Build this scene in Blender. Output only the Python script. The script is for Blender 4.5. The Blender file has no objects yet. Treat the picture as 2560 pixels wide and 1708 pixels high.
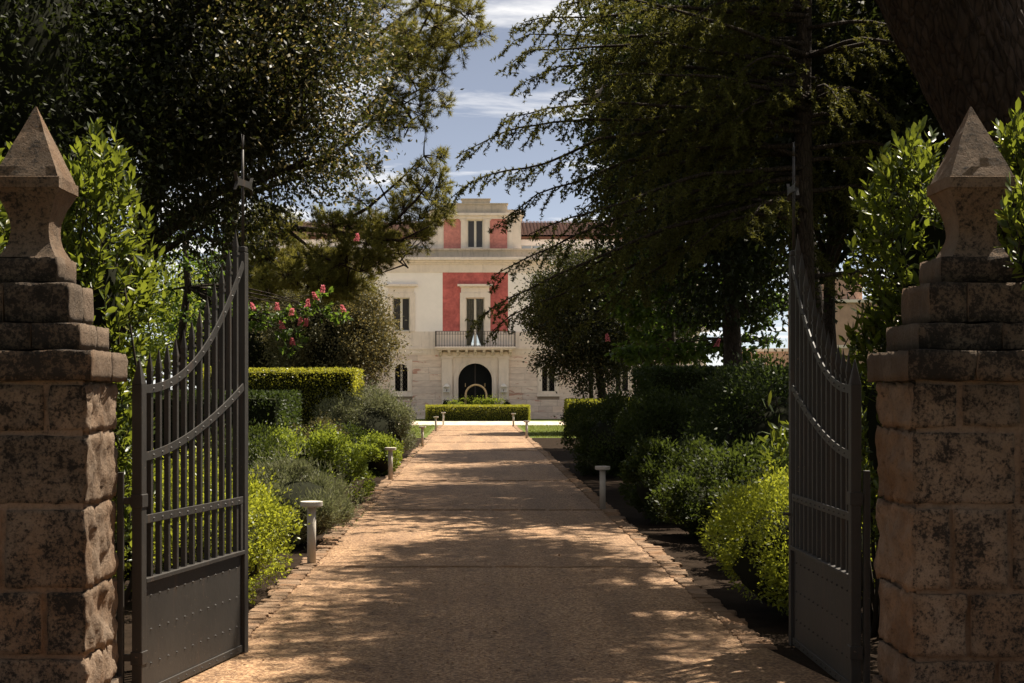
import bpy, math, random
import numpy as np
from mathutils import Vector, Matrix, noise as mn

# ------------------------------------------------------------------ camera, sky, sun, exposure
scene = bpy.context.scene
COL = scene.collection
F = 3800.0            # focal length in photo pixels (2560 wide)
VU, VV = 1187.0, 975.0  # vanishing point of the drive
EYE = 1.65
cam_d = bpy.data.cameras.new('camera')
cam = bpy.data.objects.new('camera', cam_d)
COL.objects.link(cam)
cam.location = (0, 0, EYE)
cam.rotation_euler = (math.radians(90), 0, 0)
cam_d.sensor_width = 36.0
cam_d.lens = 36.0 * F / 2560.0
cam_d.shift_x = (1280 - VU) / 2560.0
cam_d.shift_y = (VV - 854) / 2560.0
cam_d.clip_start = 0.1
cam_d.clip_end = 4000
scene.camera = cam

SUN_AZ = math.radians(44)     # from +X towards +Y
SUN_EL = math.radians(60)
sun_dir = Vector((math.cos(SUN_EL) * math.cos(SUN_AZ), math.cos(SUN_EL) * math.sin(SUN_AZ), math.sin(SUN_EL)))

world = bpy.data.worlds.new('World')
scene.world = world
world.use_nodes = True
wn = world.node_tree.nodes
wl = world.node_tree.links
wn.clear()
w_out = wn.new('ShaderNodeOutputWorld')
w_bg = wn.new('ShaderNodeBackground')
w_sky = wn.new('ShaderNodeTexSky')
w_sky.sky_type = 'NISHITA'
w_sky.sun_disc = False
w_sky.sun_elevation = SUN_EL
w_sky.sun_rotation = math.pi / 2 - SUN_AZ
w_sky.altitude = 300
w_sky.air_density = 0.5
w_sky.dust_density = 0.2
w_sky.ozone_density = 2.0
w_bg.inputs['Strength'].default_value = 0.05
# thin cloud layer: noise on the plane the view direction meets overhead
tc = wn.new('ShaderNodeTexCoord')
sep = wn.new('ShaderNodeSeparateXYZ')
wl.new(tc.outputs['Generated'], sep.inputs[0])
zc = wn.new('ShaderNodeMath'); zc.operation = 'MAXIMUM'; zc.inputs[1].default_value = 0.03
wl.new(sep.outputs['Z'], zc.inputs[0])
zo = wn.new('ShaderNodeMath'); zo.operation = 'ADD'; zo.inputs[1].default_value = 0.03
wl.new(zc.outputs[0], zo.inputs[0])
dx = wn.new('ShaderNodeMath'); dx.operation = 'DIVIDE'
dy = wn.new('ShaderNodeMath'); dy.operation = 'DIVIDE'
wl.new(sep.outputs['X'], dx.inputs[0]); wl.new(zo.outputs[0], dx.inputs[1])
wl.new(sep.outputs['Y'], dy.inputs[0]); wl.new(zo.outputs[0], dy.inputs[1])
cmb = wn.new('ShaderNodeCombineXYZ')
wl.new(dx.outputs[0], cmb.inputs[0]); wl.new(dy.outputs[0], cmb.inputs[1])
cn = wn.new('ShaderNodeTexNoise')
cn.inputs['Scale'].default_value = 1.15
cn.inputs['Detail'].default_value = 9
cn.inputs['Roughness'].default_value = 0.58
cn.inputs['Distortion'].default_value = 0.35
cmap = wn.new('ShaderNodeMapping')
cmap.inputs['Location'].default_value = (1.3, 0.18, 0)
cmap.inputs['Scale'].default_value = (0.8, 1.0, 1.0)
wl.new(cmb.outputs[0], cmap.inputs['Vector'])
wl.new(cmap.outputs[0], cn.inputs['Vector'])
cr = wn.new('ShaderNodeValToRGB')
cr.color_ramp.elements[0].position = 0.48
cr.color_ramp.elements[0].color = (0, 0, 0, 1)
cr.color_ramp.elements[1].position = 0.62
cr.color_ramp.elements[1].color = (1, 1, 1, 1)
wl.new(cn.outputs['Fac'], cr.inputs[0])
cmix = wn.new('ShaderNodeMixRGB')
cmix.inputs['Color2'].default_value = (10.5, 10.2, 9.8, 1)
cf = wn.new('ShaderNodeMath'); cf.operation = 'MULTIPLY'; cf.inputs[1].default_value = 0.85
wl.new(cr.outputs[0], cf.inputs[0])
wl.new(cf.outputs[0], cmix.inputs['Fac'])
hs = wn.new('ShaderNodeHueSaturation')
hs.inputs['Saturation'].default_value = 0.66
wl.new(w_sky.outputs[0], hs.inputs['Color'])
wt = wn.new('ShaderNodeMixRGB'); wt.blend_type = 'MULTIPLY'; wt.inputs['Fac'].default_value = 1.0
wt.inputs['Color2'].default_value = (1.0, 0.93, 0.86, 1)
wl.new(hs.outputs[0], wt.inputs['Color1'])
wl.new(wt.outputs[0], cmix.inputs['Color1'])
wl.new(cmix.outputs[0], w_bg.inputs['Color'])
wl.new(w_bg.outputs[0], w_out.inputs[0])

sun_l = bpy.data.lights.new('sun', 'SUN')
sun_l.energy = 4.9
sun_l.angle = math.radians(0.53)
sun_l.color = (1.0, 0.90, 0.76)
sun = bpy.data.objects.new('sun', sun_l)
COL.objects.link(sun)
sun.rotation_euler = sun_dir.to_track_quat('Z', 'Y').to_euler()

vs = scene.view_settings
vs.view_transform = 'Standard'
vs.look = 'None'
vs.exposure = 1.38
vs.gamma = 1.0
vs.use_curve_mapping = False
cy = scene.cycles
cy.max_bounces = 6
cy.diffuse_bounces = 3
cy.glossy_bounces = 2
cy.transmission_bounces = 4
cy.transparent_max_bounces = 8
cy.sample_clamp_indirect = 4.0
cy.caustics_reflective = False
cy.caustics_refractive = False
cy.use_denoising = True
try:
    cy.denoiser = 'OPENIMAGEDENOISE'
    cy.denoising_input_passes = 'RGB_ALBEDO_NORMAL'
except Exception:
    pass


# ------------------------------------------------------------------ helpers
def P(u, v, Y):
    """a photo point at depth Y as a place in the garden (metres)"""
    return ((u - VU) * Y / F, Y, EYE - (v - VV) * Y / F)


def tag(o, label=None, cat=None, group=None, kind=None):
    if label: o['label'] = label
    if cat: o['category'] = cat
    if group: o['group'] = group
    if kind: o['kind'] = kind
    return o


ORG = {}


def root(name, loc, label, cat, group=None):
    o = bpy.data.objects.new(name, None)
    o.empty_display_size = 0.2
    o.location = loc
    COL.objects.link(o)
    ORG[o.name] = np.array(loc, float)
    return tag(o, label, cat, group)


def link_mesh(name, me, mat, parent=None, loc=None):
    if mat is not None:
        me.materials.append(mat)
    o = bpy.data.objects.new(name, me)
    COL.objects.link(o)
    if parent is not None:
        o.parent = parent
        ORG[o.name] = ORG[parent.name]
    else:
        ORG[o.name] = np.array(loc if loc is not None else (0, 0, 0), float)
        if loc is not None:
            o.location = loc
    return o


def np_mesh(name, verts, faces, smooth=False):
    """verts (N,3), faces (M,k) all of one size"""
    verts = np.asarray(verts, np.float32)
    faces = np.asarray(faces, np.int32)
    me = bpy.data.meshes.new(name)
    m, k = faces.shape
    me.vertices.add(len(verts))
    me.vertices.foreach_set('co', verts.ravel())
    me.loops.add(m * k)
    me.loops.foreach_set('vertex_index', faces.ravel())
    me.polygons.add(m)
    me.polygons.foreach_set('loop_start', np.arange(0, m * k, k, dtype=np.int32))
    me.polygons.foreach_set('loop_total', np.full(m, k, np.int32))
    if smooth:
        me.polygons.foreach_set('use_smooth', np.ones(m, bool))
    me.update(calc_edges=True)
    return me


def np_obj(name, verts, faces, mat, parent=None, loc=None, smooth=False):
    org = ORG[parent.name] if parent is not None else np.array(loc if loc is not None else (0, 0, 0), float)
    me = np_mesh(name, np.asarray(verts) - org, faces, smooth)
    return link_mesh(name, me, mat, parent, loc)


class MB:
    """collects simple solids given in garden coordinates"""
    def __init__(self):
        self.v = []; self.f = []; self.s = []

    def add(self, vs_, fs, smooth=False):
        b = len(self.v)
        self.v += [tuple(p) for p in vs_]
        for f in fs:
            self.f.append(tuple(i + b for i in f)); self.s.append(smooth)
        return self

    def box(self, x0, x1, y0, y1, z0, z1):
        return self.add([(x0, y0, z0), (x1, y0, z0), (x1, y1, z0), (x0, y1, z0), (x0, y0, z1), (x1, y0, z1), (x1, y1, z1), (x0, y1, z1)],
                        [(0, 3, 2, 1), (4, 5, 6, 7), (0, 1, 5, 4), (1, 2, 6, 5), (2, 3, 7, 6), (3, 0, 4, 7)])

    def obox(self, c, ax, ay, az):
        """oriented box: centre and three half-axis vectors"""
        c, ax, ay, az = (np.array(q, float) for q in (c, ax, ay, az))
        pts = [c + sx * ax + sy * ay + sz * az for sz in (-1, 1) for sx, sy in ((-1, -1), (1, -1), (1, 1), (-1, 1))]
        return self.add(pts, [(0, 3, 2, 1), (4, 5, 6, 7), (0, 1, 5, 4), (1, 2, 6, 5), (2, 3, 7, 6), (3, 0, 4, 7)])

    def prism(self, poly, y0, y1):
        """polygon in XZ (counter-clockwise seen from -Y) pushed from y0 to y1"""
        n = len(poly)
        vs_ = [(x, y0, z) for x, z in poly] + [(x, y1, z) for x, z in poly]
        fs = [tuple(range(n)), tuple(range(2 * n - 1, n - 1, -1))]
        for i in range(n):
            j = (i + 1) % n
            fs.append((j, i, i + n, j + n))
        return self.add(vs_, fs)

    def tube(self, pts, rad, n=8, cap=True, smooth=True):
        pts = [np.array(p, float) for p in pts]
        m = len(pts)
        if not hasattr(rad, '__len__'):
            rad = [rad] * m
        vs_ = []
        ref = None
        for i, p in enumerate(pts):
            t = pts[min(i + 1, m - 1)] - pts[max(i - 1, 0)]
            t = t / (np.linalg.norm(t) + 1e-9)
            if ref is None:
                a = np.array((0, 0, 1.0)) if abs(t[2]) < 0.9 else np.array((1.0, 0, 0))
            else:
                a = ref
            b = np.cross(t, a); b /= (np.linalg.norm(b) + 1e-9)
            a = np.cross(b, t); ref = a
            for k in range(n):
                an = 2 * math.pi * k / n
                vs_.append(p + rad[i] * (math.cos(an) * a + math.sin(an) * b))
        fs = []
        for i in range(m - 1):
            for k in range(n):
                k2 = (k + 1) % n
                fs.append((i * n + k, i * n + k2, (i + 1) * n + k2, (i + 1) * n + k))
        if cap:
            fs.append(tuple(range(n - 1, -1, -1)))
            fs.append(tuple((m - 1) * n + k for k in range(n)))
        return self.add(vs_, fs, smooth)

    def lathe(self, c, prof, n=16, smooth=True):
        """profile [(r, z)] turned about a vertical axis through c"""
        vs_ = []
        for r, z in prof:
            for k in range(n):
                an = 2 * math.pi * k / n
                vs_.append((c[0] + r * math.cos(an), c[1] + r * math.sin(an), c[2] + z))
        fs = []
        m = len(prof)
        for i in range(m - 1):
            for k in range(n):
                k2 = (k + 1) % n
                fs.append((i * n + k, i * n + k2, (i + 1) * n + k2, (i + 1) * n + k))
        fs.append(tuple(range(n - 1, -1, -1)))
        fs.append(tuple((m - 1) * n + k for k in range(n)))
        return self.add(vs_, fs, smooth)

    def arch_plate(self, x0, x1, z0, z1, cx, r, zs, zb, y0, y1, n=16, legs=True):
        """plate x0..x1, z0..z1 with an arched hole: half-width r, spring line zs, foot zb (zb == z0 leaves it open below)"""
        inner = [(cx - r, zb)] + [(cx - r * math.cos(math.pi * i / n), zs + r * math.sin(math.pi * i / n)) for i in range(n + 1)] + [(cx + r, zb)]
        outer = []
        for i, (x, z) in enumerate(inner):
            if i == 0: outer.append((x0, zb))
            elif i == len(inner) - 1: outer.append((x1, zb))
            else:
                an = math.pi * (i - 1) / n
                dxx, dzz = -math.cos(an), math.sin(an)
                t = 1e9
                if dxx < -1e-6: t = min(t, (x0 - cx) / dxx)
                if dxx > 1e-6: t = min(t, (x1 - cx) / dxx)
                if dzz > 1e-6: t = min(t, (z1 - zs) / dzz)
                outer.append((cx + dxx * t, zs + dzz * t))
        m = len(inner)
        vs_ = [(x, y0, z) for x, z in inner] + [(x, y0, z) for x, z in outer] + [(x, y1, z) for x, z in inner] + [(x, y1, z) for x, z in outer]
        fs = []
        for i in range(m - 1):
            fs.append((i, m + i, m + i + 1, i + 1))
            fs.append((i, i + 1, 2 * m + i + 1, 2 * m + i))
            fs.append((m + i + 1, m + i, 3 * m + i, 3 * m + i + 1))
        self.add(vs_, fs)
        # corners of the rectangle
        for cxn, sgn in ((x0, -1), (x1, 1)):
            pts = [(x, z) for x, z in outer]
            best = [i for i in range(1, m - 2) if (sgn < 0 and abs(pts[i][0] - x0) < 1e-6 and abs(pts[i + 1][1] - z1) < 1e-6 and abs(pts[i + 1][0] - x0) > 1e-6)
                    or (sgn > 0 and abs(pts[i + 1][0] - x1) < 1e-6 and abs(pts[i][1] - z1) < 1e-6 and abs(pts[i][0] - x1) > 1e-6)]
            for i in best:
                a, b = pts[i], pts[i + 1]
                tri = [a, (cxn, z1), b]
                self.add([(x, y0, z) for x, z in tri] + [(x, y1, z) for x, z in tri], [(0, 1, 2), (5, 4, 3), (0, 3, 4, 1), (1, 4, 5, 2)])
        if zb > z0 + 1e-6:
            self.box(x0, x1, y0, y1, z0, zb)
        return self

    def build(self, name, mat, parent=None, loc=None, bevel=0):
        org = ORG[parent.name] if parent is not None else np.array(loc if loc is not None else (0, 0, 0), float)
        me = bpy.data.meshes.new(name)
        vv = (np.array(self.v, float) - org).tolist()
        me.from_pydata(vv, [], self.f)
        me.polygons.foreach_set('use_smooth', self.s)
        me.update()
        o = link_mesh(name, me, mat, parent, loc)
        if bevel:
            md = o.modifiers.new('bevel', 'BEVEL')
            md.width = bevel; md.segments = 2; md.limit_method = 'ANGLE'
        return o


def copy_child(o, parent, dloc, name=None):
    c = o.copy()
    COL.objects.link(c)
    c.parent = parent
    c.location = Vector(o.location) + Vector(dloc)
    ORG[c.name] = ORG[parent.name]
    return c


def copy_tree(o, loc, label=None):
    def rec(src, par):
        c = src.copy()
        COL.objects.link(c)
        c.parent = par
        for ch in src.children:
            rec(ch, c)
        return c
    kids = list(o.children)
    c = o.copy()
    COL.objects.link(c)
    c.location = loc
    if label: c['label'] = label
    for ch in kids:
        rec(ch, c)
    return c


# ------------------------------------------------------------------ materials
def new_mat(name):
    m = bpy.data.materials.new(name)
    m.use_nodes = True
    nt = m.node_tree
    nt.nodes.clear()
    out = nt.nodes.new('ShaderNodeOutputMaterial')
    return m, nt, out


def N(nt, typ, **kw):
    n = nt.nodes.new(typ)
    for k, v in kw.items():
        if k.startswith('_'):
            setattr(n, k[1:], v)
        else:
            n.inputs[k.replace('__', ' ')].default_value = v
    return n


def rgb(c):
    return (c[0], c[1], c[2], 1)


def noise_node(nt, scale, detail=4, rough=0.55, dist=0.0, vec=None):
    n = N(nt, 'ShaderNodeTexNoise', Scale=scale, Detail=detail, Roughness=rough, Distortion=dist)
    if vec is not None:
        nt.links.new(vec, n.inputs['Vector'])
    return n


def ramp(nt, fac, stops):
    r = nt.nodes.new('ShaderNodeValToRGB')
    el = r.color_ramp.elements
    while len(el) < len(stops):
        el.new(0.5)
    for e, (p, c) in zip(el, stops):
        e.position = p
        e.color = rgb(c) if hasattr(c, '__len__') else (c, c, c, 1)
    nt.links.new(fac, r.inputs[0])
    return r


def mix(nt, fac, a, b, mode='MIX'):
    n = N(nt, 'ShaderNodeMixRGB', _blend_type=mode)
    for sock, val in (('Fac', fac), ('Color1', a), ('Color2', b)):
        if isinstance(val, bpy.types.NodeSocket):
            nt.links.new(val, n.inputs[sock])
        elif sock == 'Fac':
            n.inputs[sock].default_value = val
        else:
            n.inputs[sock].default_value = rgb(val)
    return n.outputs[0]


def obj_vec(nt, scale=(1, 1, 1)):
    t = nt.nodes.new('ShaderNodeTexCoord')
    m = nt.nodes.new('ShaderNodeMapping')
    m.inputs['Scale'].default_value = scale
    nt.links.new(t.outputs['Object'], m.inputs['Vector'])
    return m.outputs[0]


def principled(nt, out, color, rough=0.8, spec=0.3, metal=0.0, bump=None, bump_d=0.01, bump_s=0.5):
    b = nt.nodes.new('ShaderNodeBsdfPrincipled')
    if isinstance(color, bpy.types.NodeSocket): nt.links.new(color, b.inputs['Base Color'])
    else: b.inputs['Base Color'].default_value = rgb(color)
    if isinstance(rough, bpy.types.NodeSocket): nt.links.new(rough, b.inputs['Roughness'])
    else: b.inputs['Roughness'].default_value = rough
    b.inputs['Specular IOR Level'].default_value = spec
    b.inputs['Metallic'].default_value = metal
    if bump is not None:
        bn = N(nt, 'ShaderNodeBump', Strength=bump_s, Distance=bump_d)
        nt.links.new(bump, bn.inputs['Height'])
        nt.links.new(bn.outputs[0], b.inputs['Normal'])
    nt.links.new(b.outputs[0], out.inputs[0])
    return b


def leaf_mat(name, c1, c2, trans=0.4, tcol=(0.3, 0.42, 0.04), rough=0.42, spec=0.35, c3=None):
    m, nt, out = new_mat(name)
    g = nt.nodes.new('ShaderNodeNewGeometry')
    stops = [(0.0, c1), (0.7, c2)] + ([(0.93, c2), (1.0, c3)] if c3 else [])
    r = ramp(nt, g.outputs['Random Per Island'], stops)
    b = nt.nodes.new('ShaderNodeBsdfPrincipled')
    nt.links.new(r.outputs[0], b.inputs['Base Color'])
    b.inputs['Roughness'].default_value = rough
    b.inputs['Specular IOR Level'].default_value = spec
    t = nt.nodes.new('ShaderNodeBsdfTranslucent')
    tm = mix(nt, 0.5, r.outputs[0], tcol)
    nt.links.new(tm, t.inputs['Color'])
    mx = N(nt, 'ShaderNodeMixShader', Fac=trans)
    nt.links.new(b.outputs[0], mx.inputs[1])
    nt.links.new(t.outputs[0], mx.inputs[2])
    nt.links.new(mx.outputs[0], out.inputs[0])
    return m


def plain(name, c, rough=0.8, spec=0.3, var=0.12, scale=6, bump=0.0, metal=0.0):
    m, nt, out = new_mat(name)
    v = obj_vec(nt)
    n = noise_node(nt, scale, 5, 0.6, vec=v)
    lo = tuple(q * (1 - var) for q in c); hi = tuple(min(1, q * (1 + var)) for q in c)
    r = ramp(nt, n.outputs['Fac'], [(0.3, lo), (0.7, hi)])
    fine = noise_node(nt, scale * 8, 3, 0.6, vec=v)
    principled(nt, out, r.outputs[0], rough, spec, metal, fine.outputs['Fac'] if bump else None, bump, 0.6)
    return m


M = {}
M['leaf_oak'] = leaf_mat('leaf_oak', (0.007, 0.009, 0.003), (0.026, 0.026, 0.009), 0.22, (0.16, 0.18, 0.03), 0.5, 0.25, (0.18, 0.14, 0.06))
M['leaf_sunlit'] = leaf_mat('leaf_sunlit', (0.12, 0.095, 0.035), (0.24, 0.19, 0.07), 0.35, (0.36, 0.28, 0.07), 0.5, 0.25)  # tan that paints sunlight onto the lit side of a crown
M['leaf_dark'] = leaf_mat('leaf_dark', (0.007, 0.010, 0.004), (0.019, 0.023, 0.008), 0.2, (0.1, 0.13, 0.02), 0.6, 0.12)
M['leaf_laurel'] = leaf_mat('leaf_laurel', (0.014, 0.028, 0.006), (0.075, 0.105, 0.016), 0.40, (0.34, 0.38, 0.03), 0.38, 0.35, (0.16, 0.15, 0.03))
M['leaf_chestnut'] = leaf_mat('leaf_chestnut', (0.022, 0.042, 0.009), (0.06, 0.095, 0.018), 0.45, (0.24, 0.36, 0.03), 0.45, 0.3)
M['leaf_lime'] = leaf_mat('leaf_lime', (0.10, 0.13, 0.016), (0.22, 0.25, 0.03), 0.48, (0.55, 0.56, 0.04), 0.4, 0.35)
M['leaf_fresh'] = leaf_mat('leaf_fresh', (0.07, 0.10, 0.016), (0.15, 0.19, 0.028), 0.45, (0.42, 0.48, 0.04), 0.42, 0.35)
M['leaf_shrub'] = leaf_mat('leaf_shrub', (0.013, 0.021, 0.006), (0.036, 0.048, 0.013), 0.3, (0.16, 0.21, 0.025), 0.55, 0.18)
M['leaf_grey'] = leaf_mat('leaf_grey', (0.07, 0.075, 0.040), (0.18, 0.178, 0.095), 0.3, (0.25, 0.28, 0.10), 0.55, 0.25)
M['leaf_olive'] = leaf_mat('leaf_olive', (0.05, 0.05, 0.022), (0.12, 0.11, 0.05), 0.25, (0.24, 0.2, 0.06), 0.55, 0.2)
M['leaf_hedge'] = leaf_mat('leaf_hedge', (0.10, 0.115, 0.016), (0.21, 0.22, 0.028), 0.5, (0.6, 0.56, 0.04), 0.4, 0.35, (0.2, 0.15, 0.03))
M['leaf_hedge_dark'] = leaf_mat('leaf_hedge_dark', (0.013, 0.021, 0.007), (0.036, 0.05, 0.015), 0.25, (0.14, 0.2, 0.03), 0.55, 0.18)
M['leaf_red'] = leaf_mat('leaf_red', (0.07, 0.035, 0.02), (0.14, 0.07, 0.035), 0.3, (0.3, 0.15, 0.05), 0.5, 0.3)
M['needle_cedar'] = leaf_mat('needle_cedar', (0.028, 0.034, 0.009), (0.095, 0.096, 0.024), 0.3, (0.28, 0.26, 0.04), 0.6, 0.15)
M['needle_pine'] = leaf_mat('needle_pine', (0.045, 0.050, 0.013), (0.155, 0.145, 0.034), 0.4, (0.44, 0.39, 0.06), 0.55, 0.2)
M['petal'] = leaf_mat('petal', (0.50, 0.10, 0.14), (0.66, 0.22, 0.25), 0.4, (0.85, 0.3, 0.3), 0.6, 0.2)
M['grass'] = leaf_mat('grass', (0.06, 0.08, 0.014), (0.13, 0.15, 0.028), 0.4, (0.3, 0.34, 0.04), 0.5, 0.25)
M['twig'] = plain('twig', (0.035, 0.028, 0.02), 0.9, 0.1)
M['inner'] = plain('inner', (0.014, 0.015, 0.008), 0.95, 0.05)  # near-black filler, the shade inside foliage put into colour
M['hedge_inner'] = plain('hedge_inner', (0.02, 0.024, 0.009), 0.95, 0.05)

def bark_mat(name, c1, c2, scale=9):
    m, nt, out = new_mat(name)
    v = obj_vec(nt, (1, 1, 0.3))
    vo = N(nt, 'ShaderNodeTexVoronoi', Scale=scale)
    vo.feature = 'DISTANCE_TO_EDGE'
    nz = noise_node(nt, 3.0, 5, 0.6, vec=v)
    wv = mix(nt, 0.12, v, nz.outputs['Color'])
    nt.links.new(wv, vo.inputs['Vector'])
    n2 = noise_node(nt, 14, 6, 0.65, vec=v)
    col = ramp(nt, n2.outputs['Fac'], [(0.3, c1), (0.7, c2)]).outputs[0]
    cracks = ramp(nt, vo.outputs['Distance'], [(0.0, 0.55), (0.10, 1.0)]).outputs[0]
    col = mix(nt, 1.0, col, cracks, 'MULTIPLY')
    h = mix(nt, 0.4, ramp(nt, vo.outputs['Distance'], [(0.0, 0.0), (0.2, 1.0)]).outputs[0], n2.outputs['Fac'])
    principled(nt, out, col, 0.9, 0.15, 0, h, 0.03, 0.9)
    return m
M['bark'] = bark_mat('bark', (0.022, 0.016, 0.012), (0.06, 0.043, 0.031), 24)
M['bark_pine'] = bark_mat('bark_pine', (0.018, 0.012, 0.009), (0.055, 0.034, 0.024), 16)

def gravel_mat(name, c_lo, c_mid, c_hi):
    m, nt, out = new_mat(name)
    v = obj_vec(nt)
    big = noise_node(nt, 0.7, 4, 0.6, vec=v)
    grain = N(nt, 'ShaderNodeTexVoronoi', Scale=70.0)
    nt.links.new(v, grain.inputs['Vector'])
    grain2 = N(nt, 'ShaderNodeTexVoronoi', Scale=150.0)
    nt.links.new(v, grain2.inputs['Vector'])
    gs = nt.nodes.new('ShaderNodeSeparateColor')
    nt.links.new(grain.outputs['Color'], gs.inputs[0])
    base = ramp(nt, gs.outputs[0], [(0.0, c_lo), (0.5, c_mid), (1.0, c_hi)]).outputs[0]
    patch = ramp(nt, big.outputs['Fac'], [(0.3, (0.78, 0.74, 0.7)), (0.7, (1.0, 1.0, 1.0))]).outputs[0]
    col = mix(nt, 1.0, base, patch, 'MULTIPLY')
    tr_ = noise_node(nt, 1.0, 5, 0.6, 0.3, obj_vec(nt, (2.6, 0.16, 1)))
    col = mix(nt, 1.0, col, ramp(nt, tr_.outputs['Fac'], [(0.35, (0.74, 0.72, 0.70)), (0.62, (1.08, 1.06, 1.04))]).outputs[0], 'MULTIPLY')
    st_ = noise_node(nt, 5.0, 6, 0.7, 0.4, v)
    col = mix(nt, 1.0, col, ramp(nt, st_.outputs['Fac'], [(0.30, (0.55, 0.52, 0.50)), (0.45, (1, 1, 1))]).outputs[0], 'MULTIPLY')
    h = mix(nt, 0.5, grain.outputs['Distance'], grain2.outputs['Distance'])
    inv = N(nt, 'ShaderNodeInvert')
    nt.links.new(h, inv.inputs['Color'])
    principled(nt, out, col, 0.7, 0.35, 0, inv.outputs[0], 0.008, 0.5)
    return m
M['gravel'] = gravel_mat('gravel', (0.115, 0.058, 0.025), (0.26, 0.148, 0.069), (0.48, 0.32, 0.18))
M['gravel_pale'] = gravel_mat('gravel_pale', (0.45, 0.38, 0.3), (0.58, 0.5, 0.4), (0.7, 0.62, 0.5))
M['soil'] = plain('soil', (0.022, 0.015, 0.010), 0.95, 0.03, 0.4, 4, 0.03)
M['lawn'] = plain('lawn', (0.085, 0.105, 0.024), 0.95, 0.1, 0.3, 3, 0.02)
M['field'] = plain('field', (0.09, 0.10, 0.04), 0.95, 0.1, 0.3, 0.3, 0.02)

def pillar_stone(name, base, pale, dark_amt, red=False):
    m, nt, out = new_mat(name)
    g = nt.nodes.new('ShaderNodeNewGeometry')
    v = g.outputs['Position']
    oi = nt.nodes.new('ShaderNodeObjectInfo')
    n1 = noise_node(nt, 4.2, 8, 0.68, 0.5, v)
    n2 = noise_node(nt, 15, 8, 0.72, 0.3, v)
    n3 = noise_node(nt, 55, 6, 0.75, 0.0, v)
    col = ramp(nt, n2.outputs['Fac'], [(0.3, base), (0.68, pale)]).outputs[0]
    warm = ramp(nt, noise_node(nt, 2.1, 4, 0.6, 0.3, v).outputs['Fac'], [(0.45, (1, 1, 1)), (0.7, (1.0, 0.80, 0.62))]).outputs[0]
    col = mix(nt, 0.8, col, warm, 'MULTIPLY')
    # black lichen crusts
    lm = mix(nt, 0.55, n1.outputs['Fac'], n2.outputs['Fac'])
    lm = mix(nt, 0.42, lm, n3.outputs['Fac'])
    mask = ramp(nt, lm, [(0.50 - dark_amt, 0.0), (0.60 - dark_amt, 1.0)]).outputs[0]
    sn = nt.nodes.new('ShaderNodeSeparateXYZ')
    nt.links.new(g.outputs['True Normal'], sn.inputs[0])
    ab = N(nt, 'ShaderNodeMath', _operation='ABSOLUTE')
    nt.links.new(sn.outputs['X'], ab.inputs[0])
    # fewer crusts on x-facing sides: cleaner stone, and sunlit brightness put into colour
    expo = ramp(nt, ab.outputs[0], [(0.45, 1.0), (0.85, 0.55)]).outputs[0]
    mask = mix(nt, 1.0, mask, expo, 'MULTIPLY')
    col = mix(nt, mask, col, (0.035, 0.03, 0.025))
    tint = ramp(nt, oi.outputs['Random'], [(0.0, (0.75, 0.72, 0.7)), (1.0, (1.08, 1.0, 0.95))]).outputs[0]
    col = mix(nt, 1.0, col, tint, 'MULTIPLY')
    pits = ramp(nt, n3.outputs['Fac'], [(0.32, 0.0), (0.5, 1.0)]).outputs[0]
    col = mix(nt, 0.45, col, pits, 'MULTIPLY')
    h = mix(nt, 0.5, n2.outputs['Fac'], n3.outputs['Fac'])
    principled(nt, out, col, 0.92, 0.15, 0, h, 0.035, 1.0)
    return m
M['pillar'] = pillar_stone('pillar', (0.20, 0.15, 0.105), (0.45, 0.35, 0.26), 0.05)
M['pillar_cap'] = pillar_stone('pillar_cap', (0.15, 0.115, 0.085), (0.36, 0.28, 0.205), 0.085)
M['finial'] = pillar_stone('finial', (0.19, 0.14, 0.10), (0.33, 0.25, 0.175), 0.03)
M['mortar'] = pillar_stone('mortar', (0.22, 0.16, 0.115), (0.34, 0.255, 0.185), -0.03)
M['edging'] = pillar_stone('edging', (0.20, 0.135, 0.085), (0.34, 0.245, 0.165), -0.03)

def metal_mat():
    m, nt, out = new_mat('gate_paint')
    v = obj_vec(nt)
    n = noise_node(nt, 26, 5, 0.6, vec=v)
    n2 = noise_node(nt, 3, 5, 0.6, vec=v)
    col = ramp(nt, n2.outputs['Fac'], [(0.3, (0.021, 0.018, 0.015)), (0.7, (0.034, 0.029, 0.024))]).outputs[0]
    sp = ramp(nt, noise_node(nt, 60, 3, 0.5, vec=v).outputs['Fac'], [(0.70, 0.0), (0.74, 1.0)]).outputs[0]
    col = mix(nt, sp, col, (0.14, 0.10, 0.07))
    ru = noise_node(nt, 1.0, 6, 0.65, 0.2, obj_vec(nt, (16, 16, 1.4)))
    col = mix(nt, ramp(nt, ru.outputs['Fac'], [(0.56, 0.0), (0.72, 0.55)]).outputs[0], col, (0.075, 0.045, 0.028))
    principled(nt, out, col, 0.55, 0.4, 0, n.outputs['Fac'], 0.003, 0.5)
    return m
M['gate'] = metal_mat()
M['iron'] = plain('iron', (0.045, 0.035, 0.03), 0.7, 0.3)
M['bollard'] = plain('bollard', (0.50, 0.45, 0.38), 0.75, 0.25, 0.10, 4, 0.003)
M['lens'] = plain('lens', (0.6, 0.6, 0.58), 0.3, 0.5)

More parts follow.
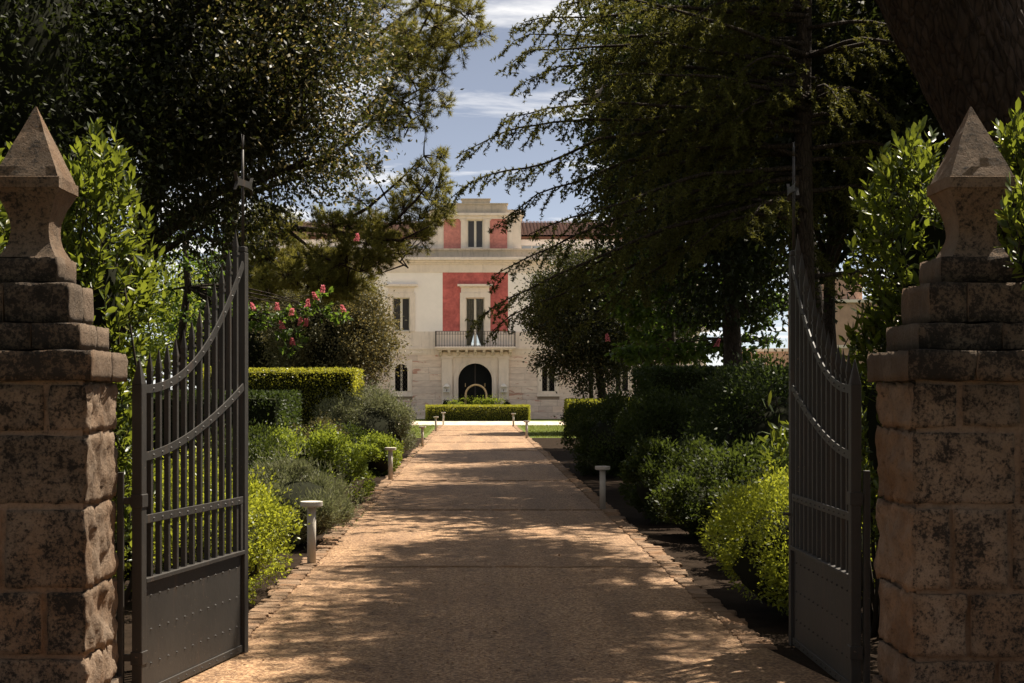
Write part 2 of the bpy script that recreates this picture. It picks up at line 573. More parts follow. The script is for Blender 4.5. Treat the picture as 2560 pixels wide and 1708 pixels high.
def plaster(name, c, var, scale, dark=None, bump=0.006):
    m, nt, out = new_mat(name)
    v = obj_vec(nt)
    n1 = noise_node(nt, scale, 6, 0.62, 0.6, v)
    n2 = noise_node(nt, scale * 5, 5, 0.6, 0.1, v)
    lo = tuple(q * (1 - var) for q in c)
    hi = tuple(min(0.92, q * (1 + var * 0.8)) for q in c)
    f = mix(nt, 0.35, n1.outputs['Fac'], n2.outputs['Fac'])
    col = ramp(nt, f, [(0.33, lo), (0.66, hi)]).outputs[0]
    if dark:
        vs2 = obj_vec(nt, (2.2, 2.2, 0.35))
        st = noise_node(nt, 2.2, 7, 0.65, 0.2, vs2)
        mk = ramp(nt, st.outputs['Fac'], [(0.52, 0.0), (0.72, 0.7)]).outputs[0]
        col = mix(nt, mk, col, dark)
    principled(nt, out, col, 0.92, 0.15, 0, n2.outputs['Fac'], bump, 0.5)
    return m
M['plaster_white'] = plaster('plaster_white', (0.88, 0.815, 0.755), 0.05, 0.8)
M['plaster_red'] = plaster('plaster_red', (0.49, 0.130, 0.115), 0.45, 1.3)
M['plaster_rose'] = plaster('plaster_rose', (0.56, 0.225, 0.19), 0.36, 1.6)
M['trim_stone'] = plaster('trim_stone', (0.76, 0.66, 0.565), 0.10, 1.2, (0.54, 0.465, 0.395))
M['trim_grey'] = plaster('trim_grey', (0.50, 0.42, 0.335), 0.16, 1.4, (0.25, 0.22, 0.19))
M['pink_stone'] = plaster('pink_stone', (0.46, 0.30, 0.22), 0.18, 1.5, (0.3, 0.2, 0.15))

def ashlar_mat():
    m, nt, out = new_mat('ashlar')
    g = nt.nodes.new('ShaderNodeNewGeometry')
    v = g.outputs['Position']
    oi = nt.nodes.new('ShaderNodeObjectInfo')
    mp = nt.nodes.new('ShaderNodeMapping')
    mp.inputs['Scale'].default_value = (0.6, 1, 2.2)
    nt.links.new(v, mp.inputs['Vector'])
    n1 = noise_node(nt, 3.0, 7, 0.65, 0.3, mp.outputs[0])
    col = ramp(nt, n1.outputs['Fac'], [(0.3, (0.60, 0.50, 0.43)), (0.7, (0.80, 0.695, 0.61))]).outputs[0]
    tint = ramp(nt, oi.outputs['Random'], [(0.0, (0.86, 0.82, 0.80)), (0.5, (1.0, 0.98, 0.96)), (1.0, (1.06, 1.0, 0.93))]).outputs[0]
    col = mix(nt, 1.0, col, tint, 'MULTIPLY')
    # spalled reddish patches
    n2 = noise_node(nt, 1.9, 8, 0.6, 0.9, mp.outputs[0])
    mk = ramp(nt, n2.outputs['Fac'], [(0.605, 0.0), (0.635, 0.7)]).outputs[0]
    col = mix(nt, mk, col, (0.42, 0.17, 0.115))
    n3 = noise_node(nt, 18, 6, 0.7, 0, v)
    principled(nt, out, col, 0.9, 0.15, 0, n3.outputs['Fac'], 0.02, 0.6)
    return m
M['ashlar'] = ashlar_mat()
M['joint'] = plain('joint', (0.30, 0.24, 0.19), 0.95, 0.1)
M['window_paint'] = plain('window_paint', (0.66, 0.60, 0.50), 0.5, 0.35, 0.04)
M['lantern_paint'] = plain('lantern_paint', (0.74, 0.70, 0.64), 0.5, 0.35, 0.04)
M['tile'] = plain('tile', (0.055, 0.022, 0.014), 0.9, 0.15, 0.4, 5, 0.01)
M['wood_eave'] = plain('wood_eave', (0.10, 0.045, 0.028), 0.8, 0.2)
M['gold'] = plain('gold', (0.60, 0.42, 0.22), 0.7, 0.3, 0.15, 5)
M['curtain'] = plain('curtain', (0.20, 0.185, 0.17), 0.9, 0.1)
M['dark_room'] = plain('dark_room', (0.10, 0.09, 0.08), 0.9, 0.1)
M['pigeon'] = plain('pigeon', (0.22, 0.19, 0.18), 0.8, 0.2, 0.2, 30)
M['pigeon_dark'] = plain('pigeon_dark', (0.07, 0.065, 0.07), 0.8, 0.2)
M['beak'] = plain('beak', (0.3, 0.2, 0.12), 0.6, 0.3)

def pane_mat(name, c, rough=0.06, spec=0.2):
    m, nt, out = new_mat(name)
    principled(nt, out, c, rough, spec)
    return m
M['pane'] = pane_mat('pane', (0.055, 0.052, 0.052))
M['pane_dark'] = pane_mat('pane_dark', (0.008, 0.008, 0.007), 0.1, 0.06)
M['pane_blue'] = pane_mat('pane_blue', (0.32, 0.36, 0.40), 0.15)
def clear_glass():
    m, nt, out = new_mat('clear_glass')
    tr = nt.nodes.new('ShaderNodeBsdfTransparent')
    tr.inputs[0].default_value = (0.95, 0.95, 0.93, 1)
    gl = N(nt, 'ShaderNodeBsdfGlossy', Roughness=0.03)
    mx = N(nt, 'ShaderNodeMixShader', Fac=0.08)
    nt.links.new(tr.outputs[0], mx.inputs[1]); nt.links.new(gl.outputs[0], mx.inputs[2])
    nt.links.new(mx.outputs[0], out.inputs[0])
    return m
M['clear_glass'] = clear_glass()


# ------------------------------------------------------------------ foliage generators
def unit(a):
    return a / (np.linalg.norm(a, axis=-1, keepdims=True) + 1e-9)


def leaf_cloud(pos, d, length, width, rng, kind='diamond', fold=0.25, jitter=0.3, up=None):
    """pos (N,3) leaf foot, d (N,3) growth direction; returns verts, faces"""
    n = len(pos)
    d = unit(d)
    r = rng.normal(size=(n, 3))
    if up is not None:
        r = r * 0.6 + up
    s = unit(np.cross(d, r))
    nn = np.cross(s, d)
    L = (length * (1 + jitter * rng.uniform(-1, 1, n)))[:, None]
    W = L * (width / length)
    if kind == 'diamond':
        v = np.stack([pos, pos + d * L * 0.45 + s * W * 0.5 + nn * W * fold * 0.5, pos + d * L, pos + d * L * 0.45 - s * W * 0.5 + nn * W * fold * 0.5], 1)
        f = np.arange(4 * n).reshape(n, 4)
        return v.reshape(-1, 3), f
    if kind == 'tri':
        v = np.stack([pos - s * W * 0.45, pos + s * W * 0.75 + d * L * 0.4, pos + d * L - s * W * 0.15], 1)
        return v.reshape(-1, 3), np.arange(3 * n).reshape(n, 3)
    if kind == 'needle':
        v = np.stack([pos - s * W * 0.62, pos + s * W * 0.62, pos + d * L], 1)
        f = np.arange(3 * n).reshape(n, 3)
        return v.reshape(-1, 3), f
    if kind == 'oval':
        # midrib b, m1, m2, t and two edge points each side; six quads/tris as quads (ends degenerate-free)
        curl = nn * L * rng.uniform(-0.12, 0.05, (n, 1))
        b = pos
        m1 = pos + d * L * 0.33 - nn * W * fold * 0.5
        m2 = pos + d * L * 0.70 - nn * W * fold * 0.5 + curl * 0.5
        t = pos + d * L + curl
        l1 = pos + d * L * 0.28 + s * W * 0.42
        l2 = pos + d * L * 0.68 + s * W * 0.46 + curl * 0.5
        r1 = pos + d * L * 0.28 - s * W * 0.42
        r2 = pos + d * L * 0.68 - s * W * 0.46 + curl * 0.5
        v = np.stack([b, m1, m2, t, l1, l2, r1, r2], 1).reshape(-1, 3)
        base = (np.arange(n) * 8)[:, None]
        f = []
        for tri in ((0, 1, 4), (1, 2, 5), (1, 5, 4), (2, 3, 5), (0, 6, 1), (1, 6, 7), (1, 7, 2), (2, 7, 3)):
            f.append(base + np.array(tri))
        return v, np.stack(f, 1).reshape(-1, 3)
    raise ValueError(kind)


def rand_in_ball(rng, n, power=1 / 3.0):
    return unit(rng.normal(size=(n, 3))) * (rng.uniform(0, 1, n) ** power)[:, None]


def crown_points(center, radii, nclump, per, rng, shell=0.5, csize=0.26, holes=0.0, flat=0.75):
    c = np.array(center); R = np.array(radii)
    dirs = unit(rng.normal(size=(nclump, 3)))
    rad = rng.uniform(shell ** 2, 1.0, nclump) ** 0.5
    # lumpy outline
    lump = np.array([1.0 + 0.22 * mn.noise(Vector(q * 1.7 + center[0])) for q in dirs])
    cc = c + dirs * R * (rad * lump)[:, None]
    sz = csize * R.min() * rng.uniform(0.6, 1.35, nclump)
    p = np.repeat(cc, per, 0) + rng.normal(size=(nclump * per, 3)) * np.repeat(sz, per)[:, None] * np.array([0.62, 0.62, 0.62 * flat])
    out = unit((p - c) / R)
    return p, out, cc


def blob(center, radii, seed, sub=2, amp=0.2):
    """noisy ellipsoid as verts/faces (triangles)"""
    n1, n2 = 14, 9
    v = []; f = []
    for i in range(n2 + 1):
        th = math.pi * i / n2
        for k in range(n1):
            ph = 2 * math.pi * k / n1
            q = Vector((math.sin(th) * math.cos(ph), math.sin(th) * math.sin(ph), math.cos(th)))
            s = 1 + amp * mn.noise(q * 2.0 + Vector((seed, seed * 0.7, 0)))
            v.append((center[0] + radii[0] * q.x * s, center[1] + radii[1] * q.y * s, center[2] + radii[2] * q.z * s))
    for i in range(n2):
        for k in range(n1):
            k2 = (k + 1) % n1
            f.append((i * n1 + k, (i + 1) * n1 + k, (i + 1) * n1 + k2, i * n1 + k2))
    return v, f


def bend(a, b, rng, amt=0.12, n=6):
    a = np.array(a, float); b = np.array(b, float)
    L = np.linalg.norm(b - a)
    off = rng.normal(size=3) * amt * L
    pts = []
    for i in range(n + 1):
        t = i / n
        pts.append(a + (b - a) * t + off * math.sin(math.pi * t) * (1 - 0.4 * t))
    return pts


def broad_tree(name, label, cat, base, center, radii, nclump, per, leaf, width, mat, trunk_r, seed, group=None,
               bark='bark', shell=0.45, csize=0.26, nlimb=10, kind='diamond', core=0.0, droop=0.15, extra_trunks=(), bright=None):
    rng = np.random.default_rng(seed)
    group = group or {'holm_oak': 'holm oaks', 'dense_tree': 'dense dark garden trees', 'tall_tree': 'tall dark trees over the drive', 'unseen_shade_tree': 'unseen trees added to shade the gate', 'background_tree': 'background trees on the left'}.get(name)
    if mat == 'leaf_dark': kind = 'tri'
    t = root(name, (base[0], base[1], 0), label, cat, group)
    p, out, cc = crown_points(center, radii, nclump, per, rng, shell, csize)
    d = out * 0.7 + rng.normal(size=p.shape) * 0.8 - np.array([0, 0, droop])
    v, f = leaf_cloud(p, d, leaf, width, rng, kind)
    crown = np_obj('crown', v, f, M[mat], t)
    if bright is not None:  # extra tan leaves on the sun side, sunlight put into their colour
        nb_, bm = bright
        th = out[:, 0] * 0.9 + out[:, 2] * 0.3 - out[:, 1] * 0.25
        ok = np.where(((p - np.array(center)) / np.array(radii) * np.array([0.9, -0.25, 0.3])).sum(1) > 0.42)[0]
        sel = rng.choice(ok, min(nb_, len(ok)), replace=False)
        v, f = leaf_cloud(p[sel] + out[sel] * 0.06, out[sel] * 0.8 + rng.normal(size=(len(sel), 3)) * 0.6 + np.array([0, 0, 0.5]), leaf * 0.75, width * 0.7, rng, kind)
        np_obj('sunlit_leaves', v, f, M[bm], t)
    mb = MB()
    top = np.array(center, float) + np.array([0, 0, radii[2] * 0.35])
    spine = bend((base[0], base[1], -0.05), top, rng, 0.04, 9)
    rr = [trunk_r * (1.25 if i == 0 else 1.0) * (1 - 0.75 * i / 9) for i in range(10)]
    mb.tube(spine, rr, 10)
    idx = rng.choice(len(cc), min(nlimb, len(cc)), replace=False)
    for i in idx:
        k = int(rng.integers(4, 9))
        mb.tube(bend(spine[k], cc[i], rng, 0.1, 5), [rr[k] * 0.55 * (1 - 0.8 * j / 5) + 0.006 for j in range(6)], 6)
    for eb in extra_trunks:
        e = bend((eb[0], eb[1], -0.05), (eb[0] * 0.7 + center[0] * 0.3, eb[1], center[2]), rng, 0.03, 7)
        mb.tube(e, [eb[2] * (1 - 0.5 * j / 7) for j in range(8)], 8)
    mb.build('trunk', M[bark], t)
    if core > 0:  # dark blob painted as the shade inside the crown, blocks sky
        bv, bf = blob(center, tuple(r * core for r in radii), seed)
        np_obj('dark_core', bv, bf, M['inner'], t)
    return t


def shrub(name, label, center, radii, nleaf, leaf, width, mat, seed, group=None, kind='diamond', spiky=0.3, core=0.6, lumps=26, cat='shrub', up=0.4, parts=True):
    rng = np.random.default_rng(seed)
    c = np.array(center, float); R = np.array(radii, float)
    group = group or {'box_ball': 'clipped box balls by the door'}.get(name, 'border shrubs along the drive')
    t = root(name, (c[0], c[1], 0), label, cat, group)
    # lumpy shell
    dirs = unit(rng.normal(size=(lumps, 3)) + np.array([0, 0, 0.3]))
    lc = c + dirs * R * rng.uniform(0.45, 0.8, (lumps, 1))
    lr = R.min() * rng.uniform(0.28, 0.5, lumps)
    which = rng.integers(0, lumps, nleaf)
    q = unit(rng.normal(size=(nleaf, 3)) + dirs[which] * 0.8)
    p = lc[which] + q * lr[which][:, None] * (rng.uniform(0.35, 1.0, (nleaf, 1)) ** 0.6) * np.array([1.0, 1.0, 0.9])
    # a few longer shoots
    sh = rng.uniform(0, 1, nleaf) < 0.12
    p[sh] += q[sh] * (R.min() * spiky * rng.uniform(0, 0.6, (sh.sum(), 1))) + np.array([0, 0, 0.05])
    p[:, 2] = np.maximum(p[:, 2], 0.015 + 0.05 * rng.uniform(0, 1, nleaf))
    d = q * 0.8 + rng.normal(size=(nleaf, 3)) * 0.6 + np.array([0, 0, up])
    v, f = leaf_cloud(p, d, leaf, width, rng, kind)
    np_obj('foliage', v, f, M[mat], t)
    mb = MB()
    for i in range(14):
        k = rng.integers(0, lumps)
        mb.tube(bend((c[0] + rng.uniform(-.12, .12) * R[0], c[1] + rng.uniform(-.12, .12) * R[1], -0.02), lc[k], rng, 0.08, 4), [0.018, 0.014, 0.011, 0.008, 0.005], 5)
    mb.build('stems', M['twig'], t)
    if core:  # dark filler blob, inner shade of the shrub as colour
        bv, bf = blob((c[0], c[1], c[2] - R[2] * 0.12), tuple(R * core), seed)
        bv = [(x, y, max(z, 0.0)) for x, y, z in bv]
        np_obj('dark_core', bv, bf, M['inner'], t)
    return t


def hedge(name, label, x0, x1, y0, y1, z1, mat, seed, dens=1500, leaf=0.035, width=0.02, wob=0.03, group=None, inner='hedge_inner'):
    rng = np.random.default_rng(seed)
    t = root(name, ((x0 + x1) / 2, (y0 + y1) / 2, 0), label, 'hedge', group or 'clipped hedges of the garden')
    faces = [('x', x0, -1), ('x', x1, 1), ('y', y0, -1), ('z', z1, 1)]
    ps = []; ds = []
    for ax, val, sg in faces:
        if ax == 'x': area = (y1 - y0) * z1
        elif ax == 'y': area = (x1 - x0) * z1
        else: area = (x1 - x0) * (y1 - y0)
        n = int(area * dens)
        u = rng.uniform(0, 1, (n, 3))
        p = np.stack([x0 + u[:, 0] * (x1 - x0), y0 + u[:, 1] * (y1 - y0), u[:, 2] * z1], 1)
        off = np.abs(rng.normal(0, 1, n)) * 0.06
        wv = np.array([mn.noise(Vector((q[0] * 1.6, q[1] * 1.6, q[2] * 1.6 + seed))) for q in p]) * wob
        dirv = np.zeros((n, 3))
        k = 'xyz'.index(ax)
        p[:, k] = val - sg * off + sg * wv
        dirv[:, k] = sg
        ps.append(p); ds.append(dirv)
    p = np.concatenate(ps); dirv = np.concatenate(ds)
    d = dirv * 0.8 + rng.normal(size=p.shape) * 0.7 + np.array([0, 0, 0.35])
    v, f = leaf_cloud(p, d, leaf, width, rng, 'diamond')
    np_obj('foliage', v, f, M[mat], t)
    MB().box(x0 + 0.09, x1 - 0.09, y0 + 0.09, y1 - 0.09, 0, z1 - 0.09).build('dark_core', M[inner], t, bevel=0.05)  # solid dark filler box, shade between the leaves put into its colour
    return t


def palmate(pos, d, rng, size):
    """hand-shaped leaves: 5-7 leaflets from one point"""
    vs_, ds_ = [], []
    n = len(pos)
    d = unit(d)
    r = unit(np.cross(d, rng.normal(size=(n, 3))))
    o = np.cross(d, r)
    P_, D_ = [], []
    for a in (-1.15, -0.6, 0.0, 0.6, 1.15):
        P_.append(pos)
        D_.append(d * math.cos(a) + r * math.sin(a) - o * 0.25)
    return np.concatenate(P_), np.concatenate(D_)


# ------------------------------------------------------------------ ground, drive, lawn, road
def sheet(name, poly, z, mat, kind='structure', res=None):
    mb = MB()
    mb.add([(x, y, z) for x, y in poly], [tuple(range(len(poly)))])
    o = mb.build(name, M[mat])
    return tag(o, None, None, None, kind)

sheet('ground', [(-900, -60), (900, -60), (900, 1800), (-900, 1800)], 0.0, 'field')
sheet('planting_bed', [(-9, 2), (11, 2), (11, 56), (-9, 56)], 0.004, 'soil')
sheet('lawn', [(-12, 52), (12, 52), (12, 85.5), (-12, 85.5)], 0.008, 'lawn')
sheet('forecourt_road', [(-16, 70.5), (16, 70.5), (16, 79.3), (-16, 79.3)], 0.016, 'gravel_pale')
PL, PR = -1.50, 1.74
sheet('gravel_drive', [(-1.75, 1.0), (2.05, 1.0), (2.05, 8.3), (PR, 10.2), (PR, 70.5), (PL, 70.5), (PL, 10.2), (-1.75, 8.3)], 0.020, 'gravel')

# stone setts along both edges and across the drive
edge_l = tag(bpy.data.objects.new('drive_edging', None), kind='structure'); COL.objects.link(edge_l); ORG[edge_l.name] = np.zeros(3)
edge_r = tag(bpy.data.objects.new('drive_edging', None), kind='structure'); COL.objects.link(edge_r); ORG[edge_r.name] = np.zeros(3)
strips = tag(bpy.data.objects.new('drive_cross_strips', None), kind='structure'); COL.objects.link(strips); ORG[strips.name] = np.zeros(3)


def slab_mesh(seed):
    rr = random.Random(seed)
    j = lambda a: a + rr.uniform(-0.07, 0.07)
    top = [(j(-0.47), j(-0.46)), (j(0.0), j(-0.5)), (j(0.47), j(-0.46)), (j(0.5), j(0.0)), (j(0.46), j(0.46)), (j(0.0), j(0.5)), (j(-0.47), j(0.46)), (j(-0.5), j(0.0))]
    vs_ = [(x, y, 0) for x, y in top] + [(x * 0.95, y * 0.95, 0.8 + rr.uniform(-.1, .1)) for x, y in top] + [(x * 0.82, y * 0.82, 1.0 + rr.uniform(-.08, .08)) for x, y in top]
    fs = []
    for i in range(8):
        k = (i + 1) % 8
        fs.append((i, k, k + 8, i + 8)); fs.append((i + 8, k + 8, k + 16, i + 16))
    fs.append(tuple(range(16, 24)))
    me = bpy.data.meshes.new('sett')
    me.from_pydata(vs_, [], fs)
    me.materials.append(M['edging'])
    return me


SLABS = [slab_mesh(i) for i in range(10)]
rs = random.Random(5)
def put_slab(par, x, y, lx, ly, h):
    o = bpy.data.objects.new('stone', SLABS[rs.randrange(10)])
    COL.objects.link(o)
    o.parent = par
    o.location = (x, y, 0.006)
    o.scale = (lx, ly, h)
    o.rotation_euler = (rs.uniform(-.03, .03), rs.uniform(-.03, .03), rs.uniform(-.07, .07))
    return o
for par, xe, sg in ((edge_l, PL, -1), (edge_r, PR, 1)):
    y = 9.6
    while y < 69.5:
        ly = rs.uniform(0.10, 0.2) if y < 30 else rs.uniform(0.28, 0.5)
        w = rs.uniform(0.13, 0.22)
        put_slab(par, xe + sg * (w / 2 - 0.03) + rs.uniform(-.015, .015), y + ly / 2, w, ly * 0.94, rs.uniform(0.024, 0.036))
        y += ly
for ys in (14.0, 20.6, 27.2, 33.9, 40.6, 47.3, 54.0, 60.7):
    x = PL + 0.02
    while x < PR - 0.1:
        lx = min(rs.uniform(0.18, 0.5), PR - x)
        put_slab(strips, x + lx / 2, ys + rs.uniform(-.012, .012), lx * 0.96, rs.uniform(0.07, 0.12), rs.uniform(0.022, 0.028))
        x += lx

# loose grit and dry leaves on the drive
rng = np.random.default_rng(77)
n = 5200
yy = 6.5 + (rng.uniform(0, 1, n) ** 2.0) * 30
xx = rng.uniform(PL + 0.03, PR - 0.03, n)
s = rng.uniform(0.003, 0.010, n)
tet = np.array([(-1, -0.7, 0), (1, -0.6, 0), (0.1, 1, 0), (0.05, -0.1, 0.9)], float)
an = rng.uniform(0, 6.28, n)
rot = np.stack([np.cos(an), -np.sin(an), np.sin(an), np.cos(an)], 1).reshape(n, 2, 2)
v = np.repeat(tet[None], n, 0) * s[:, None, None]
v[:, :, :2] = np.einsum('nij,nkj->nki', rot, v[:, :, :2])
v += np.stack([xx, yy, np.full(n, 0.0202)], 1)[:, None]
f = (np.arange(n)[:, None, None] * 4 + np.array([(0, 1, 3), (1, 2, 3), (2, 0, 3)])[None]).reshape(-1, 3)
o = np_obj('loose_gravel', v.reshape(-1, 3), f, M['gravel'])
tag(o, 'loose grit scattered over the gravel drive', 'gravel', kind='stuff')
n = 320
p = np.stack([np.where(rng.uniform(0, 1, n) < 0.6, PL + rng.exponential(0.25, n), rng.uniform(PL, PR, n)), 9 + rng.uniform(0, 1, n) ** 1.5 * 30, np.full(n, 0.024)], 1)
p[:, 0] = np.clip(p[:, 0], PL, PR)
v, f = leaf_cloud(p, rng.normal(size=(n, 3)) * np.array([1, 1, 0.12]), 0.042, 0.018, rng, 'diamond', up=np.array([0, 0, 3.0]))
o = np_obj('fallen_leaves', v, f, M['leaf_red'])
tag(o, 'dry fallen leaves lying on the gravel drive', 'leaves', kind='stuff')

# lawn blades near the end of the drive
n = 16000
side = rng.uniform(0, 1, n) < 0.5
xx = np.where(side, rng.uniform(-6.0, PL - 0.3, n), rng.uniform(PR + 0.3, 6.5, n))
yy = rng.uniform(52, 70.3, n)
v, f = leaf_cloud(np.stack([xx, yy, np.full(n, 0.008)], 1), rng.normal(size=(n, 3)) * 0.5 + np.array([0, 0, 1.2]), 0.06, 0.014, rng, 'needle')
o = np_obj('lawn_grass', v, f, M['grass'])
tag(o, 'short mown lawn grass either side of the drive end', 'grass', kind='stuff')


# ------------------------------------------------------------------ villa
FY = 86.0
SC = FY / F
fx = lambda u: (u - VU) * SC
fz = lambda v_: EYE - (v_ - VV) * SC
villa = root('villa', (0, FY, 0), 'white and red stuccoed stone villa with balcony at the end of the drive', 'building')
HW = 12.7
BAY = 4.16
XS = [k * BAY for k in (-3, -2, -1, 1, 2, 3)]
zg = fz(886)      # top of ground floor stone
zs1 = fz(829)     # top of string course band
zw = fz(681.5)    # top of white wall
zc1 = fz(644)     # cornice top
zp = fz(622)      # parapet top / attic floor
# body behind the facade (shell: sides, back with an opening, inner floors)
wb = MB()
wb.box(-HW, -HW + 0.4, FY + 0.45, FY + 14, 0, zp - 0.1)
wb.box(HW - 0.4, HW, FY + 0.45, FY + 14, 0, zp - 0.1)
wb.box(-HW + 0.4, -0.75, FY + 13.6, FY + 14, 0, zp - 0.1)
wb.box(0.75, HW - 0.4, FY + 13.6, FY + 14, 0, zp - 0.1)
wb.box(-0.75, 0.75, FY + 13.6, FY + 14, 0, 4.2)
wb.box(-0.75, 0.75, FY + 13.6, FY + 14, 7.2, zp - 0.1)
wb.box(-HW + 0.4, HW - 0.4, FY + 0.45, FY + 13.6, zp - 0.4, zp - 0.1)
wb.box(-HW + 0.4, HW - 0.4, FY + 0.45, FY + 13.6, 3.75, 4.0)
wb.build('wall', M['plaster_white'], villa)
room = MB()
room.box(-1.5, -1.4, FY + 0.45, FY + 13.6, 4.0, 7.5).box(1.4, 1.5, FY + 0.45, FY + 13.6, 4.0, 7.5)
room.build('room_partition', M['dark_room'], villa)

# ground floor: backing wall with holes, then coursed stones
gw = 0.36   # half width of ground floor windows
gz0, gzs, gzt = fz(978), fz(926), fz(909)
surr = (0.62, fz(990), fz(899))   # half width, bottom, top of window surround
PHL, PHR = -1.884, 1.930    # portal edges
cols = [(-HW, XS[0] - surr[0])] + [(XS[i] + surr[0], XS[i + 1] - surr[0]) for i in (0, 1)] + [(XS[2] + surr[0], PHL), (PHR, XS[3] - surr[0])] + [(XS[i] + surr[0], XS[i + 1] - surr[0]) for i in (3, 4)] + [(XS[5] + surr[0], HW)]
for cs_, xs_ in ((cols[:4], XS[:3]), (cols[4:], XS[3:])):
    bk = MB()
    for a, b in cs_:
        bk.box(a, b, FY + 0.03, FY + 0.45, 0, zg)
    for x in xs_:
        bk.box(x - surr[0], x + surr[0], FY + 0.03, FY + 0.45, 0, surr[1])
        bk.box(x - surr[0], x + surr[0], FY + 0.03, FY + 0.45, surr[2], zg)
    bk.build('wall', M['joint'], villa)
CH = zg / 10.0
unit_box = MB().box(0, 1, 0, 1, 0, 1)
um = bpy.data.meshes.new('stone')
um.from_pydata(unit_box.v, [], unit_box.f)
um.materials.append(M['ashlar'])
holes = [(x - surr[0], x + surr[0], surr[1], surr[2]) for x in XS] + [(PHL, PHR, -1, 9)]
rv = random.Random(11)
cnt = 0
for c_ in range(10):
    z0, z1 = c_ * CH, (c_ + 1) * CH
    cuts = [(-HW, HW)]
    for hx0, hx1, hz0, hz1 in holes:
        if hz0 < z1 - 0.1 and hz1 > z0 + 0.1:
            nc = []
            for a, b in cuts:
                if hx1 <= a or hx0 >= b: nc.append((a, b)); continue
                if hx0 > a: nc.append((a, hx0))
                if hx1 < b: nc.append((hx1, b))
            cuts = nc
    for a, b in cuts:
        x = a
        while x < b - 0.02:
            L = min(rv.uniform(0.7, 1.7), b - x)
            if b - x - L < 0.35: L = b - x
            inb = -8.5 < x + L / 2 < 11.5
            if inb or True:
                o = bpy.data.objects.new('stone', um)
                COL.objects.link(o)
                o.parent = villa
                pr = rv.uniform(0.0, 0.010) + (0.05 if c_ == 0 else 0.0)
                o.location = (x + 0.006, -pr, z0 + 0.005)
                o.scale = (L - 0.012, 0.032 + pr, CH - 0.010)
                cnt += 1
            x += L
# string course band, cornice strips, upper wall
b1 = MB()
b1.box(-HW, -0.51, FY - 0.02, FY + 0.45, zg + 0.2, zs1)
b1.box(0.55, HW, FY - 0.02, FY + 0.45, zg + 0.2, zs1)
b1.box(-0.51, 0.55, FY - 0.02, FY + 0.45, zg + 0.2, fz(867))
b1.build('string_course', M['trim_stone'], villa)
b2 = MB()
b2.box(-HW - 0.02, HW + 0.02, FY - 0.10, FY + 0.45, fz(874), fz(867.5))
b2.box(-HW - 0.02, HW + 0.02, FY - 0.05, FY + 0.45, fz(884), fz(874) )
b2.box(-HW, HW, FY - 0.025, FY + 0.45, zg - 0.02, fz(884))
b2.build('string_cornice', M['trim_stone'], villa)
# upper white wall
ww = 0.48    # half width of window opening
wz0, wz1 = zs1, fz(744.5)
uw = MB()
segs = [-HW] + [q for x in XS[:3] for q in (x - ww, x + ww)] + [-1.82]
for i in range(0, len(segs), 2):
    uw.box(segs[i], segs[i + 1], FY, FY + 0.45, zs1, zw)
for x in XS[:3]:
    uw.box(x - ww, x + ww, FY, FY + 0.45, wz1, zw)
uw.build('upper_wall', M['plaster_white'], villa)
uw = MB()
segs = [1.88] + [q for x in XS[3:] for q in (x - ww, x + ww)] + [HW]
for i in range(0, len(segs), 2):
    uw.box(segs[i], segs[i + 1], FY, FY + 0.45, zs1, zw)
for x in XS[3:]:
    uw.box(x - ww, x + ww, FY, FY + 0.45, wz1, zw)
uw.build('upper_wall', M['plaster_white'], villa)
rp = MB()
rp.box(-1.82, -0.53, FY - 0.004, FY + 0.45, zs1, zw)
rp.box(0.57, 1.88, FY - 0.004, FY + 0.45, zs1, zw)
rp.box(-0.53, 0.57, FY - 0.004, FY + 0.45, fz(744.5), zw)
tag(rp.build('red_panel', M['plaster_red'], villa), 'weathered red stucco field round the balcony window')
# frieze + main cornice
co = MB()
co.box(-HW - 0.03, HW + 0.03, FY - 0.05, FY + 0.5, zw, fz(661))
co.build('frieze', M['trim_stone'], villa)
co = MB()
for k, (za, zb_, pr) in enumerate(((661, 657, 0.10), (657, 652, 0.20), (652, 644.5, 0.42))):
    co.box(-HW - 0.03 - pr, HW + 0.03 + pr, FY - 0.05 - pr, FY + 0.5, fz(za), fz(zb_))
co.build('cornice', M['trim_stone'], villa, bevel=0.015)
pa = MB()
pa.box(-HW, HW, FY + 0.02, FY + 0.5, fz(644.5), fz(626))
pa.box(-HW - 0.05, HW + 0.05, FY - 0.06, FY + 0.56, fz(626), fz(621.5))
pa.build('parapet', M['trim_grey'], villa)
# attic block
ax0, ax1 = fx(1073), fx(1303)
AY = FY + 0.35
za0, za1 = fz(621.5), fz(546)
at = MB()
awx0, awx1, awz0, awz1 = fx(1168), fx(1208), fz(619), fz(548)
at.box(ax0, awx0, AY, AY + 3.5, za0, za1)
at.box(awx1, ax1, AY, AY + 3.5, za0, za1)
at.box(awx0, awx1, AY, AY + 3.5, za0 - 0.0, awz0)
at.box(awx0, awx1, AY, AY + 3.5, awz1, za1)
at.build('attic_wall', M['trim_stone'], villa)
ac = MB()
ac.box(ax0 - 0.06, ax1 + 0.06, AY - 0.08, AY + 3.5, za1, fz(538))
ac.box(ax0 - 0.16, ax1 + 0.16, AY - 0.20, AY + 3.5, fz(538), fz(531.5))
ac.build('attic_cornice', M['trim_stone'], villa, bevel=0.01)
ap = MB()
ap.box(fx(1110), fx(1269), AY + 0.02, AY + 0.6, fz(531.5), fz(509))
ap.box(fx(1108), fx(1271), AY - 0.03, AY + 0.65, fz(509), fz(506))
ap.box(fx(1154), fx(1225), AY + 0.01, AY + 0.6, fz(506), fz(497))
ap.box(fx(1152), fx(1227), AY - 0.04, AY + 0.65, fz(497), fz(494.5))
ap.box(fx(1073), fx(1110), AY + 0.05, AY + 0.6, fz(531.5), fz(522))
